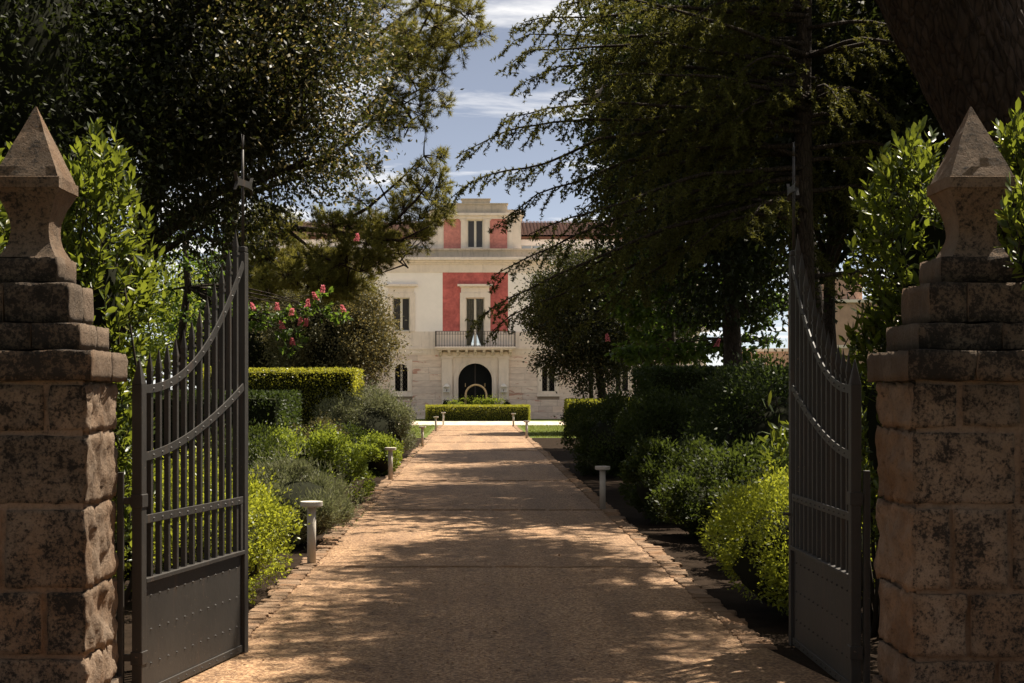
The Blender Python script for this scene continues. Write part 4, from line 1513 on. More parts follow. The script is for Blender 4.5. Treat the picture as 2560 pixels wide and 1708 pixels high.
# ------------------------------------------------------------------ gate leaves
def gate_leaf(label, hinge, free, sgn, pillar_x):
    """hinge, free: (x, y) of the two stiles; sgn: side (x sign) of the face towards the drive"""
    h = np.array(hinge, float); e = np.array(free, float)
    Lg = np.linalg.norm(e - h)
    d2 = (e - h) / Lg
    n2 = np.array((-d2[1], d2[0]))
    if n2[0] * sgn < 0: n2 = -n2
    d3 = np.array((d2[0], d2[1], 0.0)); n3 = np.array((n2[0], n2[1], 0.0)); z3 = np.array((0, 0, 1.0))
    t = root('gate_leaf', (h[0], h[1], 0), label, 'gate', 'iron gate leaves')
    at_ = lambda s_, z, off=0.0: np.array((h[0] + d2[0] * s_ + n2[0] * off, h[1] + d2[1] * s_ + n2[1] * off, z))
    def bar(name, s0, s1, z0, z1, o0, o1, mat='gate', par=t, bev=0.003):
        mb_ = MB()
        mb_.obox(at_((s0 + s1) / 2, (z0 + z1) / 2, (o0 + o1) / 2), d3 * (s1 - s0) / 2, n3 * (o1 - o0) / 2, z3 * (z1 - z0) / 2)
        return mb_.build(name, M[mat], par, bevel=bev)
    up_curve = lambda q: 1.655 + 0.82 * q ** 2.2
    lo_curve = lambda q: 1.30 + 0.385 * q ** 1.65
    # stiles
    hs = MB()
    hs.obox(at_(0.0, 0.85), d3 * 0.032, n3 * 0.028, z3 * 0.83)
    hs.lathe((0, 0, 0), [(0.001, 0)], 4) if False else None
    c0 = at_(0.0, 1.68)
    a_, b_ = d3 * 0.032, n3 * 0.028
    hs.add([c0 - a_ - b_, c0 + a_ - b_, c0 + a_ + b_, c0 - a_ + b_, c0 + z3 * 0.15], [(0, 1, 4), (1, 2, 4), (2, 3, 4), (3, 0, 4)])
    hs.build('hinge_stile', M['gate'], t, bevel=0.004)
    fs_ = bar('free_stile', Lg - 0.032, Lg + 0.032, 0.02, 2.50, -0.026, 0.026)
    MB().obox(at_(Lg, 2.52), d3 * 0.028, n3 * 0.024, z3 * 0.018).build('cap', M['gate'], fs_, bevel=0.006)
    # spike with cross bar on the free stile
    sp = MB()
    sp.tube([at_(Lg, 2.52), at_(Lg, 2.9), at_(Lg, 3.14)], [0.011, 0.0095, 0.008], 6)
    for q in (-1, 1):
        sp.tube([at_(Lg, 3.13), at_(Lg + q * 0.010, 3.18), at_(Lg + q * 0.020, 3.235)], [0.006, 0.005, 0.001], 5)
    sp.build('spike', M['gate'], t)
    cb = MB()
    zc2 = 2.93
    pr = [(-0.15, 0.0, 0.055), (-0.125, -0.0, 0.026), (-0.05, 0.0, 0.020), (0.05, 0.0, 0.020), (0.125, 0.0, 0.026), (0.15, 0.0, 0.055)]
    for q in (-1, 1):
        o_ = 0.004 * q
    vs_ = []
    for s_, _, hh in pr:
        for zz in (hh, -hh):
            for oo in (-0.004, 0.016):
                vs_.append(at_(Lg + s_, zc2 + zz, oo))
    # fishtail notches: middle points at both ends
    fs2 = []
    for i in range(1, 4):
        a0, b0 = i * 4, (i + 1) * 4
        fs2 += [(a0 + 1, a0 + 3, b0 + 3, b0 + 1), (a0, b0, b0 + 2, a0 + 2), (a0, a0 + 1, b0 + 1, b0), (a0 + 2, b0 + 2, b0 + 3, a0 + 3)]
    base = len(vs_)
    for s_ in (-0.118, 0.118):
        for oo in (-0.004, 0.016):
            vs_.append(at_(Lg + s_, zc2, oo))
    fs2 += [(4, 0, base), (4 + 1, base + 1, 1), (6, base, 2), (7, 3, base + 1), (4, 5, 1, 0), (6, 2, 3, 7), (0, 1, base + 1, base), (2, base, base + 1, 3), (4, base, 6), (5, 7, base + 1)]
    fs2 += [(16, base + 2, 20), (17, 21, base + 3), (18, 22, base + 2), (19, base + 3, 23), (16, 20, 21, 17), (18, 19, 23, 22), (20, base + 2, base + 3, 21), (22, 23, base + 3, base + 2), (16, 18, base + 2), (17, base + 3, 19)]
    cb.add(vs_, fs2)
    cb.build('cross_bar', M['gate'], t)
    # bottom panel, rails
    pn = MB()
    pn.obox(at_(Lg / 2, 0.34), d3 * (Lg / 2 - 0.03), n3 * 0.005, z3 * 0.31)
    panel = pn.build('panel', M['gate'], t)
    bar('top_rail', 0.03, Lg - 0.03, 0.635, 0.66, -0.03, 0.03)
    bar('bottom_rail', 0.03, Lg - 0.03, 0.03, 0.075, 0.004, 0.014)
    rail = bar('mid_rail', 0.03, Lg - 0.05, 0.947, 0.993, 0.015, 0.023)
    bar('return_bar', Lg - 0.088, Lg - 0.05, 0.66, 0.945, 0.015, 0.022)
    nb_ = 12
    ss = [0.055 + (Lg - 0.055 - 0.085) * (i + 0.5) / nb_ + 0.02 for i in range(nb_)]
    for i, s_ in enumerate(ss):
        q = s_ / Lg
        zt_ = up_curve(q) + 0.03 + 0.12 * q
        mb_ = MB()
        w = 0.0135
        mb_.obox(at_(s_, (0.66 + zt_) / 2), d3 * w, n3 * w, z3 * (zt_ - 0.66) / 2)
        mb_.obox(at_(s_, zt_ + 0.008), d3 * w * 1.35, n3 * w * 1.35, z3 * 0.008)
        c0 = at_(s_, zt_ + 0.016)
        m0 = at_(s_, zt_ + 0.05); tip = at_(s_, zt_ + 0.16)
        A, B = d3, n3
        r0, r1 = w * 0.85, w * 1.15
        vs2 = [c0 - A * r0 - B * r0, c0 + A * r0 - B * r0, c0 + A * r0 + B * r0, c0 - A * r0 + B * r0, m0 - A * r1 - B * r1, m0 + A * r1 - B * r1, m0 + A * r1 + B * r1, m0 - A * r1 + B * r1, tip]
        mb_.add(vs2, [(0, 1, 5, 4), (1, 2, 6, 5), (2, 3, 7, 6), (3, 0, 4, 7), (4, 5, 8), (5, 6, 8), (6, 7, 8), (7, 4, 8)])
        mb_.build('bar', M['gate'], t)
    for cname, fn, q1 in (('upper_curved_band', up_curve, 0.975), ('lower_curved_band', lo_curve, 0.975)):
        mb_ = MB()
        nseg = 22
        vs2 = []; f2 = []
        for i in range(nseg + 1):
            q = 0.02 + (q1 - 0.02) * i / nseg
            dz = (fn(min(1, q + 0.01)) - fn(q - 0.01)) / (0.02 * Lg)
            nrm = np.array((-dz, 1.0)) / math.hypot(dz, 1.0)
            for hh in (0.022, -0.022):
                for oo in (0.0145, 0.0225):
                    vs2.append(at_(q * Lg + nrm[0] * hh, fn(q) + nrm[1] * hh, oo))
        for i in range(nseg):
            a0, b0 = i * 4, i * 4 + 4
            f2 += [(a0, b0, b0 + 1, a0 + 1), (a0 + 1, b0 + 1, b0 + 3, a0 + 3), (a0 + 3, b0 + 3, b0 + 2, a0 + 2), (a0 + 2, b0 + 2, b0, a0)]
        f2 += [(0, 1, 3, 2), (nseg * 4, nseg * 4 + 2, nseg * 4 + 3, nseg * 4 + 1)]
        mb_.add(vs2, f2)
        band = mb_.build(cname, M['gate'], t)
        rv_ = MB()
        for s_ in ss:
            q = s_ / Lg
            if q < q1:
                c = at_(s_, fn(q), 0.0225)
                rv_.add([c + d3 * 0.007, c + z3 * 0.007, c - d3 * 0.007, c - z3 * 0.007, c + n3 * 0.009], [(0, 1, 4), (1, 2, 4), (2, 3, 4), (3, 0, 4)])
        tag(rv_.build('rivets', M['gate'], band), kind='stuff')
    rv_ = MB()
    for s_ in ss:
        for zz in (0.56, 0.38, 0.20):
            c = at_(s_, zz, 0.005)
            rv_.add([c + d3 * 0.007, c + z3 * 0.007, c - d3 * 0.007, c - z3 * 0.007, c + n3 * 0.011], [(0, 1, 4), (1, 2, 4), (2, 3, 4), (3, 0, 4)])
        c = at_(s_, 0.97, 0.023)
        rv_.add([c + d3 * 0.007, c + z3 * 0.007, c - d3 * 0.007, c - z3 * 0.007, c + n3 * 0.009], [(0, 1, 4), (1, 2, 4), (2, 3, 4), (3, 0, 4)])
        c = at_(s_, 0.053, 0.014)
        rv_.add([c + d3 * 0.006, c + z3 * 0.006, c - d3 * 0.006, c - z3 * 0.006, c + n3 * 0.008], [(0, 1, 4), (1, 2, 4), (2, 3, 4), (3, 0, 4)])
    tag(rv_.build('rivets', M['gate'], t), kind='stuff')
    # hinges: collar round the stile, arm to a post fixed on the pillar
    px = pillar_x
    hb = MB()
    hb.obox((px, h[1] - 0.01, 0.62), (0.016, 0, 0), (0, 0.02, 0), (0, 0, 0.60))
    hb.build('hinge_post', M['gate'], t, bevel=0.004)
    for zz in (1.07, 0.25):
        hg = MB()
        hg.obox(at_(0, zz), d3 * 0.038, n3 * 0.034, z3 * 0.035)
        mid = (np.array((px, h[1] - 0.01, zz)) + at_(0, zz)) / 2
        hg.obox(mid, (abs(px - h[0]) / 2, 0, 0), (0, 0.012, 0), (0, 0, 0.018))
        hg.build('hinge', M['gate'], t, bevel=0.004)
    if sgn < 0:
        MB().tube([at_(Lg - 0.02, 0.86, 0.0), at_(Lg - 0.02, 0.86, 0.07)], 0.011, 6).build('latch', M['gate'], t)
    return t


gate_leaf('open iron gate leaf with cross-topped spike, its riveted panel catching sun, left of the drive', (-1.755, 7.95), (-1.44, 9.43), 1, -1.85)
gate_leaf('open iron gate leaf with cross-topped spike in deep shade, right of the drive', (2.03, 8.12), (2.035, 9.70), -1, 2.09)


# ------------------------------------------------------------------ bollard lights
def bollard(loc, label):
    t = root('bollard_light', loc, label, 'bollard', 'bollard lights along the drive')
    MB().lathe(loc, [(0.041, 0.0), (0.041, 0.55)], 18).build('post', M['bollard'], t)
    MB().lathe(loc, [(0.06, 0.545), (0.100, 0.547), (0.104, 0.552), (0.104, 0.588), (0.102, 0.592), (0.001, 0.5925)], 32, False).build('head', M['bollard'], t)
    MB().lathe(loc, [(0.090, 0.541), (0.090, 0.546)], 20).build('lens', M['lens'], t)
    return t
b0 = bollard((-1.52, 14.15, 0.02), 'nearest pale T-shaped bollard light on the left, before the grey-green rosemary')
for (x, y, lab) in ((-1.52, 27.4, 'second pale bollard light on the left edge, before the small green shrub'),
                    (-1.50, 43.5, 'third pale bollard light on the left edge, beside the lawn corner'),
                    (-1.52, 59.2, 'fourth pale bollard light along the left edge of the drive'),
                    (-1.47, 71.0, 'farthest pale bollard light on the left, before the centre hedge'),
                    (1.74, 20.7, 'nearest pale T-shaped bollard light on the right, before dark shrubs'),
                    (1.74, 51.0, 'second visible pale bollard light on the right, at the lawn edge'),
                    (1.72, 67.7, 'farthest pale bollard light on the right, before the centre hedge')):
    copy_tree(b0, (x, y, 0.02), lab)


# ------------------------------------------------------------------ hedges and border shrubs
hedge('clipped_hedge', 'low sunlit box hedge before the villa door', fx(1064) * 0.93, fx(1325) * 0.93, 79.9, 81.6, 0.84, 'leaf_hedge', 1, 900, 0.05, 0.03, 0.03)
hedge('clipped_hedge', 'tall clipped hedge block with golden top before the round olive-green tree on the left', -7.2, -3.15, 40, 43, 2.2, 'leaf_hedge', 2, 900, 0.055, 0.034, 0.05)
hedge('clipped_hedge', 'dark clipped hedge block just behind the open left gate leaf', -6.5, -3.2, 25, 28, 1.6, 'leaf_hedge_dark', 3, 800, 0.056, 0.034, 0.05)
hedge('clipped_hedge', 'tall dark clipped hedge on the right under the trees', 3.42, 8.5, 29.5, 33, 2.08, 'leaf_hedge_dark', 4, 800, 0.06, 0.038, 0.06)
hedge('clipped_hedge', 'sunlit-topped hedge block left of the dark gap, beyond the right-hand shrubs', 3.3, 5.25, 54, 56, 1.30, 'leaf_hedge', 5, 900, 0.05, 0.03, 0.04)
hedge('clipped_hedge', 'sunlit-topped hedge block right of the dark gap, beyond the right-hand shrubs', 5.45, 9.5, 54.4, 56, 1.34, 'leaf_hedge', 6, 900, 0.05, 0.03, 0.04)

shrub('euonymus_shrub', 'bright lime-green small-leaved shrub spilling beside the left gate leaf', (-2.08, 11.9, 0.48), (0.66, 0.95, 0.60), 21000, 0.030, 0.016, 'leaf_lime', 21, core=0.6)
shrub('euonymus_shrub', 'lime-green shrub seen through the bars of the left gate leaf', (-2.95, 12.3, 0.55), (0.75, 1.0, 0.62), 11000, 0.034, 0.018, 'leaf_lime', 22, core=0.6)
shrub('rosemary_shrub', 'feathery grey-green rosemary behind the nearest left bollard', (-1.92, 16.2, 0.42), (0.62, 1.0, 0.46), 22000, 0.055, 0.008, 'leaf_grey', 23, kind='needle', spiky=0.8, up=0.9, core=0.66)
shrub('green_shrub', 'rounded mid-green shrub behind the rosemary on the left', (-2.3, 21.8, 0.56), (0.92, 1.3, 0.66), 18000, 0.045, 0.024, 'leaf_fresh', 24)
shrub('olive_shrub', 'large grey-green rounded shrub below the tall left hedge', (-2.42, 34.5, 0.76), (1.28, 1.9, 0.92), 28000, 0.06, 0.018, 'leaf_grey', 25, spiky=0.5)
shrub('green_shrub', 'small light green shrub beside the second left bollard', (-1.9, 29.3, 0.36), (0.55, 0.8, 0.42), 9000, 0.05, 0.026, 'leaf_fresh', 26)
shrub('olive_shrub', 'dull brownish-green shrub below the left end of the tall hedge', (-2.8, 26.4, 0.52), (0.65, 0.9, 0.58), 8000, 0.05, 0.024, 'leaf_olive', 27)
shrub('green_shrub', 'low green filler shrub between the rosemary and the rounded green shrub', (-2.5, 18.9, 0.36), (0.6, 0.8, 0.42), 7000, 0.045, 0.022, 'leaf_shrub', 29)
shrub('green_shrub', 'low dark filler shrub between the rounded green shrub and the big grey one', (-2.6, 30.6, 0.42), (0.75, 0.9, 0.48), 8000, 0.05, 0.024, 'leaf_shrub', 30)
shrub('green_shrub', 'light shrub with small leaves in front of the dark left hedge', (-3.1, 20.5, 0.5), (0.7, 1.0, 0.65), 10000, 0.05, 0.022, 'leaf_shrub', 28)

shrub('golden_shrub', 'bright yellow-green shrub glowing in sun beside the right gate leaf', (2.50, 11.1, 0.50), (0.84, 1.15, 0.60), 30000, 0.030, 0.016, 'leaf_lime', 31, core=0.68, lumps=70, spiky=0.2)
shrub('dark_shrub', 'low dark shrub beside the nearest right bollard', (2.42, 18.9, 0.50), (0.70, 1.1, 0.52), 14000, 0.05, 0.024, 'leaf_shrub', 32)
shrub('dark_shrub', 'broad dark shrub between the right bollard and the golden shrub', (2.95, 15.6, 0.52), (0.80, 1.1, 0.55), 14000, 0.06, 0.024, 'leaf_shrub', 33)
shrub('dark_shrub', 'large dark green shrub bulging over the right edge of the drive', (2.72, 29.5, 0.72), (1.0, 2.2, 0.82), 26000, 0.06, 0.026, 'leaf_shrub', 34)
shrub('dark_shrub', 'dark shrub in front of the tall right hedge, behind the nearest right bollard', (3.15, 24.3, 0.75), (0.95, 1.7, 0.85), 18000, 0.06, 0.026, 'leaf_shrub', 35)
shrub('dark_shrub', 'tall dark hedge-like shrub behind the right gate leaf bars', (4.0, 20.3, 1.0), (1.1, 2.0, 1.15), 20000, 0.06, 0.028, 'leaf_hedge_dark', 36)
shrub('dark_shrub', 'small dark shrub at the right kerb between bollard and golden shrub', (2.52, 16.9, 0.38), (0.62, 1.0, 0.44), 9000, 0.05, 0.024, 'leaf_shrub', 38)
shrub('dark_shrub', 'low dark ground plant behind the golden shrub on the right', (2.62, 14.0, 0.34), (0.58, 1.0, 0.42), 9000, 0.05, 0.024, 'leaf_shrub', 39)
shrub('laurel_shrub', 'young laurel with long pointed leaves just left of the right gate leaf', (2.95, 13.4, 0.95), (0.42, 0.4, 0.65), 420, 0.12, 0.036, 'leaf_laurel', 37, kind='oval', spiky=0.9, core=0.4)

hedge('clipped_hedge', 'tall rough hedge running right from behind the right gate pillar', 3.5, 9.5, 9.6, 10.6, 2.1, 'leaf_hedge_dark', 7, 260, 0.11, 0.07, 0.08)
hedge('clipped_hedge', 'tall rough hedge running left from behind the left gate pillar', -9.0, -3.5, 9.6, 10.6, 2.1, 'leaf_hedge_dark', 8, 260, 0.11, 0.07, 0.08)

# bed before the door: roses and two clipped balls
for i, (u, v_, r_) in enumerate(((1135, 1008, 0.42), (1165, 1003, 0.50), (1190, 1010, 0.38), (1214, 1010, 0.36), (1240, 1002, 0.55))):
    pl = ['leftmost', 'tall second', 'low middle', 'fourth', 'tall rightmost'][i]
    shrub('rose_bush', pl + ' light green rose bush between the low hedge and the door', (fx(u) * 0.96, 82.3, 0.65), (r_, 0.4, 0.62 + (0.12 if r_ > 0.45 else 0)), 1500, 0.07, 0.04, 'leaf_fresh', 50 + i, 'rose bushes before the door', core=0.35, spiky=1.0, cat='bush')
shrub('box_ball', 'dark clipped box ball left of the villa door', (fx(1117), 84.6, 0.62), (0.30, 0.30, 0.56), 3000, 0.04, 0.024, 'leaf_hedge_dark', 56, core=0.85, spiky=0.05, lumps=60, cat='topiary')
shrub('box_ball', 'dark clipped box ball right of the villa door', (fx(1265), 84.6, 0.60), (0.28, 0.28, 0.52), 3000, 0.04, 0.024, 'leaf_hedge_dark', 57, core=0.85, spiky=0.05, lumps=60, cat='topiary')


# ------------------------------------------------------------------ laurels by the pillars
def laurel(label, blobs, nleaf, seed, leaf=0.074, width=0.027):
    rng = np.random.default_rng(seed)
    b0_ = blobs[0]
    t = root('laurel_bush', (b0_[0], b0_[1], 0), label, 'bush', 'laurels beside the gate pillars')
    P_, D_ = [], []
    mb = MB()
    tot = sum(b[3] * b[4] * b[5] for b in blobs)
    for (x, y, z, rx, ry, rz) in blobs:
        c = np.array((x, y, z)); R = np.array((rx, ry, rz))
        nshoot = int(nleaf / 13 * (rx * ry * rz) / tot)
        dirs = unit(rng.normal(size=(nshoot, 3)) + np.array([0, 0, 0.25]))
        tips = c + dirs * R * (rng.uniform(0.45, 1.05, (nshoot, 1)) ** 0.6)
        for k in range(nshoot):
            g = unit(dirs[k] * 0.5 + np.array([0, 0, 0.9]) + rng.normal(size=3) * 0.3)
            Ls = rng.uniform(0.14, 0.26)
            a = tips[k] - g * Ls
            mb.tube([a, a + g * Ls * 0.6 + rng.normal(size=3) * 0.008, tips[k]], [0.004, 0.003, 0.0015], 4, cap=False)
            nl = 13
            for j in range(nl):
                f_ = j / (nl - 1)
                an_ = j * 2.4 + rng.uniform(-.3, .3)
                s1 = unit(np.cross(g, np.array([0.3, 0.5, 0.1])))
                s2 = np.cross(g, s1)
                o_ = s1 * math.cos(an_) + s2 * math.sin(an_)
                P_.append(a + g * Ls * (0.15 + 0.85 * f_))
                D_.append(g * (0.35 + 0.75 * f_) + o_ * (0.95 - 0.5 * f_))
        for k in range(10):
            q = c + unit(rng.normal(size=3)) * R * 0.6
            st0 = (x + rng.uniform(-.1, .1), y + rng.uniform(-.1, .1), 0) if z - rz < 1.5 else (b0_[0], b0_[1], b0_[2] - 0.3)
            mb.tube(bend(st0, q, rng, 0.06, 5), [0.02, 0.017, 0.014, 0.011, 0.008, 0.005], 5)
    P_ = np.array(P_); D_ = np.array(D_)
    v, f = leaf_cloud(P_, D_ + rng.normal(size=D_.shape) * 0.22, leaf, width, rng, 'oval', fold=0.35, jitter=0.45, up=np.array([0, 0, 1.0]))
    np_obj('foliage', v, f, M['leaf_laurel'], t)
    mb.build('stems', M['twig'], t)
    for i, (x, y, z, rx, ry, rz) in enumerate(blobs):  # dark filler blobs painting the shade within the bush
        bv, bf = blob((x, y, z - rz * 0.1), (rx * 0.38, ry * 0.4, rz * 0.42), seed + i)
        np_obj('dark_core', [(a, b, max(0, c)) for a, b, c in bv], bf, M['inner'], t)
    return t


laurel('sunlit laurel bush with glossy leaves between the left pillar and the left gate leaf', [(-2.48, 9.9, 2.35, 0.44, 0.6, 1.02), (-2.55, 10.2, 1.2, 0.40, 0.6, 0.9), (-2.95, 10.0, 2.3, 0.45, 0.6, 0.95)], 10500, 61)
laurel('sunlit laurel bush with glossy leaves left of the left pillar finial', [(-3.0, 8.6, 2.55, 0.42, 0.5, 0.72), (-3.1, 8.7, 1.4, 0.5, 0.5, 1.0)], 3600, 62)
laurel('laurel bush with drooping glossy leaves between the right gate leaf and right pillar', [(2.95, 10.0, 2.55, 0.50, 0.6, 0.80), (2.75, 10.1, 1.5, 0.36, 0.5, 0.85)], 7000, 63)
laurel('laurel bush with bright top leaves at the right edge beyond the right pillar', [(3.12, 8.6, 2.55, 0.28, 0.45, 0.70), (3.3, 8.5, 3.0, 0.25, 0.4, 0.45), (2.60, 7.10, 2.36, 0.15, 0.13, 0.36)], 4200, 64)


# ------------------------------------------------------------------ broadleaf trees
broad_tree('holm_oak', 'huge dark holm oak with tan-lit right side over the left gate leaf', 'tree', (-6.7, 24), (-4.35, 24, 7.1), (2.9, 3.0, 3.5), 680, 170, 0.088, 0.042, 'leaf_oak', 0.28, 101, shell=0.35, csize=0.2, nlimb=26, core=0.62, bright=(9000, 'leaf_sunlit'))
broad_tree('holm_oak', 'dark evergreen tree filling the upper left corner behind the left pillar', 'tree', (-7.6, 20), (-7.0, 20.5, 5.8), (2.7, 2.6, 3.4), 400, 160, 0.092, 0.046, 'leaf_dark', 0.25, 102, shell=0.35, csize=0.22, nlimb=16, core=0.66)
broad_tree('olive_tree', 'round olive-green tree standing before the left part of the villa', 'tree', (-5.0, 49), (-4.75, 49, 3.4), (2.05, 1.9, 2.0), 420, 150, 0.095, 0.045, 'leaf_olive', 0.16, 103, shell=0.45, csize=0.2, core=0.68, bright=(7000, 'leaf_sunlit'))
broad_tree('dense_tree', 'very dark bushy tree behind the pink-flowered chestnut, left of the olive-green tree', 'tree', (-8.4, 53), (-8.2, 53, 3.6), (2.8, 1.9, 3.0), 300, 130, 0.13, 0.06, 'leaf_dark', 0.16, 111, shell=0.45, csize=0.24, core=0.76)
broad_tree('dense_tree', 'unseen dark tree added to block sky light, beyond the left edge', 'tree', (-11.0, 13), (-10.6, 13, 7.0), (3.4, 4.2, 4.2), 220, 60, 0.34, 0.18, 'leaf_dark', 0.25, 117, shell=0.3, csize=0.26, core=0.62)  # added out of view to dim the skylight on the drive
broad_tree('tall_tree', 'tall dark tree whose high unseen crown is added to shade the drive above the right-hand bollard', 'tree', (6.9, 28.5), (5.9, 28.5, 12.6), (2.2, 5.0, 2.4), 280, 70, 0.2, 0.09, 'leaf_dark', 0.22, 115, shell=0.2, csize=0.3, nlimb=22)  # crown placed above the view for its shade
broad_tree('tall_tree', 'tall dark tree behind the cedar, right of the sky gap', 'tree', (5.6, 43), (4.95, 42, 9.4), (1.9, 4.2, 4.6), 340, 110, 0.16, 0.08, 'leaf_dark', 0.22, 116, shell=0.25, csize=0.25, nlimb=20)
broad_tree('unseen_shade_tree', 'unseen tree added to block sky light, behind and left of the viewpoint', 'tree', (-7.5, -3), (-5.5, -1.0, 9.2), (5.0, 6.5, 3.4), 260, 60, 0.4, 0.22, 'leaf_dark', 0.3, 112, shell=0.3, csize=0.26, core=0.6)  # added occluders, never in view, darkening gate and pillars
broad_tree('unseen_shade_tree', 'unseen tree added to block sky light, straight behind the viewpoint', 'tree', (1.5, -10), (1.5, -6.5, 8.6), (5.0, 5.0, 4.2), 260, 60, 0.4, 0.22, 'leaf_dark', 0.3, 113, shell=0.3, csize=0.26, core=0.6)
broad_tree('unseen_shade_tree', 'unseen tree added to block sky light, behind and right of the viewpoint', 'tree', (8.4, -2), (6.8, 0.5, 9.2), (5.0, 6.5, 3.4), 260, 60, 0.4, 0.22, 'leaf_dark', 0.3, 114, shell=0.3, csize=0.26, core=0.6)
broad_tree('background_tree', 'pale green garden tree seen through the left gate bars', 'tree', (-11.5, 48), (-11.3, 48, 4.0), (2.6, 2.4, 2.4), 160, 110, 0.14, 0.07, 'leaf_fresh', 0.18, 104, shell=0.4)
broad_tree('background_tree', 'mid green garden tree behind the laurel, left of the left gate spike', 'tree', (-9.2, 60), (-9.2, 60, 4.6), (2.4, 2.4, 3.0), 160, 110, 0.14, 0.07, 'leaf_shrub', 0.18, 105, shell=0.4)
broad_tree('holm_oak', 'round dark holm oak with thin trunks before the right part of the villa', 'tree', (5.1, 58), (4.25, 58, 4.5), (2.35, 2.2, 2.75), 400, 150, 0.115, 0.055, 'leaf_oak', 0.20, 106, shell=0.4, csize=0.22, nlimb=16, core=0.62, extra_trunks=((4.6, 59.5, 0.10),))
broad_tree('holm_oak', 'slim-trunked dark holm oak right of the round one before the villa', 'tree', (6.3, 60), (6.9, 60, 4.8), (2.2, 2.2, 2.5), 260, 140, 0.115, 0.055, 'leaf_oak', 0.15, 107, shell=0.4, core=0.6)
broad_tree('dense_tree', 'dense dark tree crown behind the cedar at upper right', 'tree', (5.9, 34), (5.75, 34, 7.6), (3.0, 3.0, 4.7), 460, 130, 0.14, 0.07, 'leaf_dark', 0.26, 108, shell=0.3, csize=0.22, nlimb=18, core=0.6)
broad_tree('dense_tree', 'tall dark tree with bare trunk seen left of the right pillar', 'tree', (6.15, 25), (6.6, 25.3, 6.9), (2.6, 2.6, 3.4), 300, 130, 0.13, 0.062, 'leaf_dark', 0.14, 109, shell=0.3, csize=0.22, nlimb=18, core=0.5)
broad_tree('dense_tree', 'dark tree filling the upper right corner behind the leaning pine trunk', 'tree', (9.5, 22), (9.0, 22, 6.6), (2.6, 2.6, 3.4), 260, 120, 0.15, 0.075, 'leaf_dark', 0.22, 110, shell=0.3, csize=0.22, core=0.6)


# ------------------------------------------------------------------ horse chestnuts with pink candles
def chestnut(label, base, trunk_pts, trunk_r, sprays, flowers, seed, size=0.13, nper=26, spread=0.42):
    rng = np.random.default_rng(seed)
    t = root('horse_chestnut', (base[0], base[1], 0), label, 'tree', 'horse chestnuts')
    mb = MB()
    mb.tube(trunk_pts, [trunk_r * (1 - 0.6 * i / (len(trunk_pts) - 1)) for i in range(len(trunk_pts))], 10)
    P_, D_ = [], []
    tp = np.array(trunk_pts)
    for (x, y, z, r_) in sprays:
        c = np.array((x, y, z))
        k = int(np.argmin(np.linalg.norm(tp - c - np.array([0, 0, 0.6]), axis=1)))
        mb.tube(bend(tp[k], c, rng, 0.08, 5), [0.03, 0.024, 0.018, 0.013, 0.009, 0.005], 5)
        n_ = int(nper * (r_ / 0.4) ** 2) + 4
        p = c + rand_in_ball(rng, n_, 0.5) * r_ * np.array([1, 1, 0.6])
        d = unit(p - c) * np.array([1, 1, 0.4]) + rng.normal(size=(n_, 3)) * 0.3 - np.array([0, 0, 0.45])
        pp, dd = palmate(p, d, rng, size)
        P_.append(pp); D_.append(dd)
        for q in p[::3]:
            mb.tube([c, (c + q) / 2 + np.array([0, 0, 0.03]), q], [0.006, 0.004, 0.002], 4, cap=False)
    P_ = np.concatenate(P_); D_ = np.concatenate(D_)
    v, f = leaf_cloud(P_, D_, size, size * 0.42, rng, 'oval', fold=0.3)
    np_obj('crown', v, f, M['leaf_chestnut'], t)
    mb.build('trunk', M['bark'], t)
    for (x, y, z, h_) in flowers:
        n_ = 110
        zz = rng.uniform(0, 1, n_)
        an_ = rng.uniform(0, 6.28, n_)
        tilt = rng.normal(size=2) * 0.25
        rad = 0.30 * h_ * (1 - zz * 0.8) * rng.uniform(0.5, 1, n_)
        p = np.stack([x + rad * np.cos(an_) + zz * h_ * tilt[0], y + rad * np.sin(an_) + zz * h_ * tilt[1], z + zz * h_], 1)
        d = np.stack([np.cos(an_), np.sin(an_), np.full(n_, 0.5)], 1) + rng.normal(size=(n_, 3)) * 0.4
        v, f = leaf_cloud(p, d, 0.036, 0.028, rng, 'diamond')
        np_obj('flower', v, f, M['petal'], t)
    return t


YC = 31.0
fl = [(634, 768), (693, 768), (727, 782), (768, 760), (791, 742), (806, 724), (860, 774), (707, 815), (751, 805), (764, 808), (732, 856), (892, 596)]
flowers = [tuple(P(u, v_ + 8, YC - 0.15)) + (0.145,) for u, v_ in fl]
spr = [tuple(P(u, v_, YC + dy_)) + (r_,) for u, v_, dy_, r_ in
       ((620, 780, 0, .3), (650, 790, .1, .3), (690, 785, .2, .35), (720, 790, 0, .3), (750, 775, .1, .28), (790, 775, .1, .32), (830, 780, 0, .28), (850, 792, 0, .22), (700, 830, 0, .22), (745, 830, -.1, .26), (728, 872, -.1, .2), (805, 735, .1, .22), (640, 810, .1, .3), (600, 770, .2, .4), (540, 750, .4, .5), (470, 800, .5, .6), (520, 660, .5, .6))]
spr += [(-6.6, 32, 4.6, .9), (-6.0, 32.5, 5.2, 0.9), (-6.9, 31.5, 3.6, .8)]
chestnut('red horse chestnut with pink flower candles behind the left gate leaf', (-6.3, 32), [(-6.3, 32, -0.05), (-6.25, 32, 1.2), (-6.2, 31.9, 2.5), (-6.0, 31.8, 3.8), (-6.1, 31.9, 5.0)], 0.14, spr, flowers, 120, 0.125, 16)

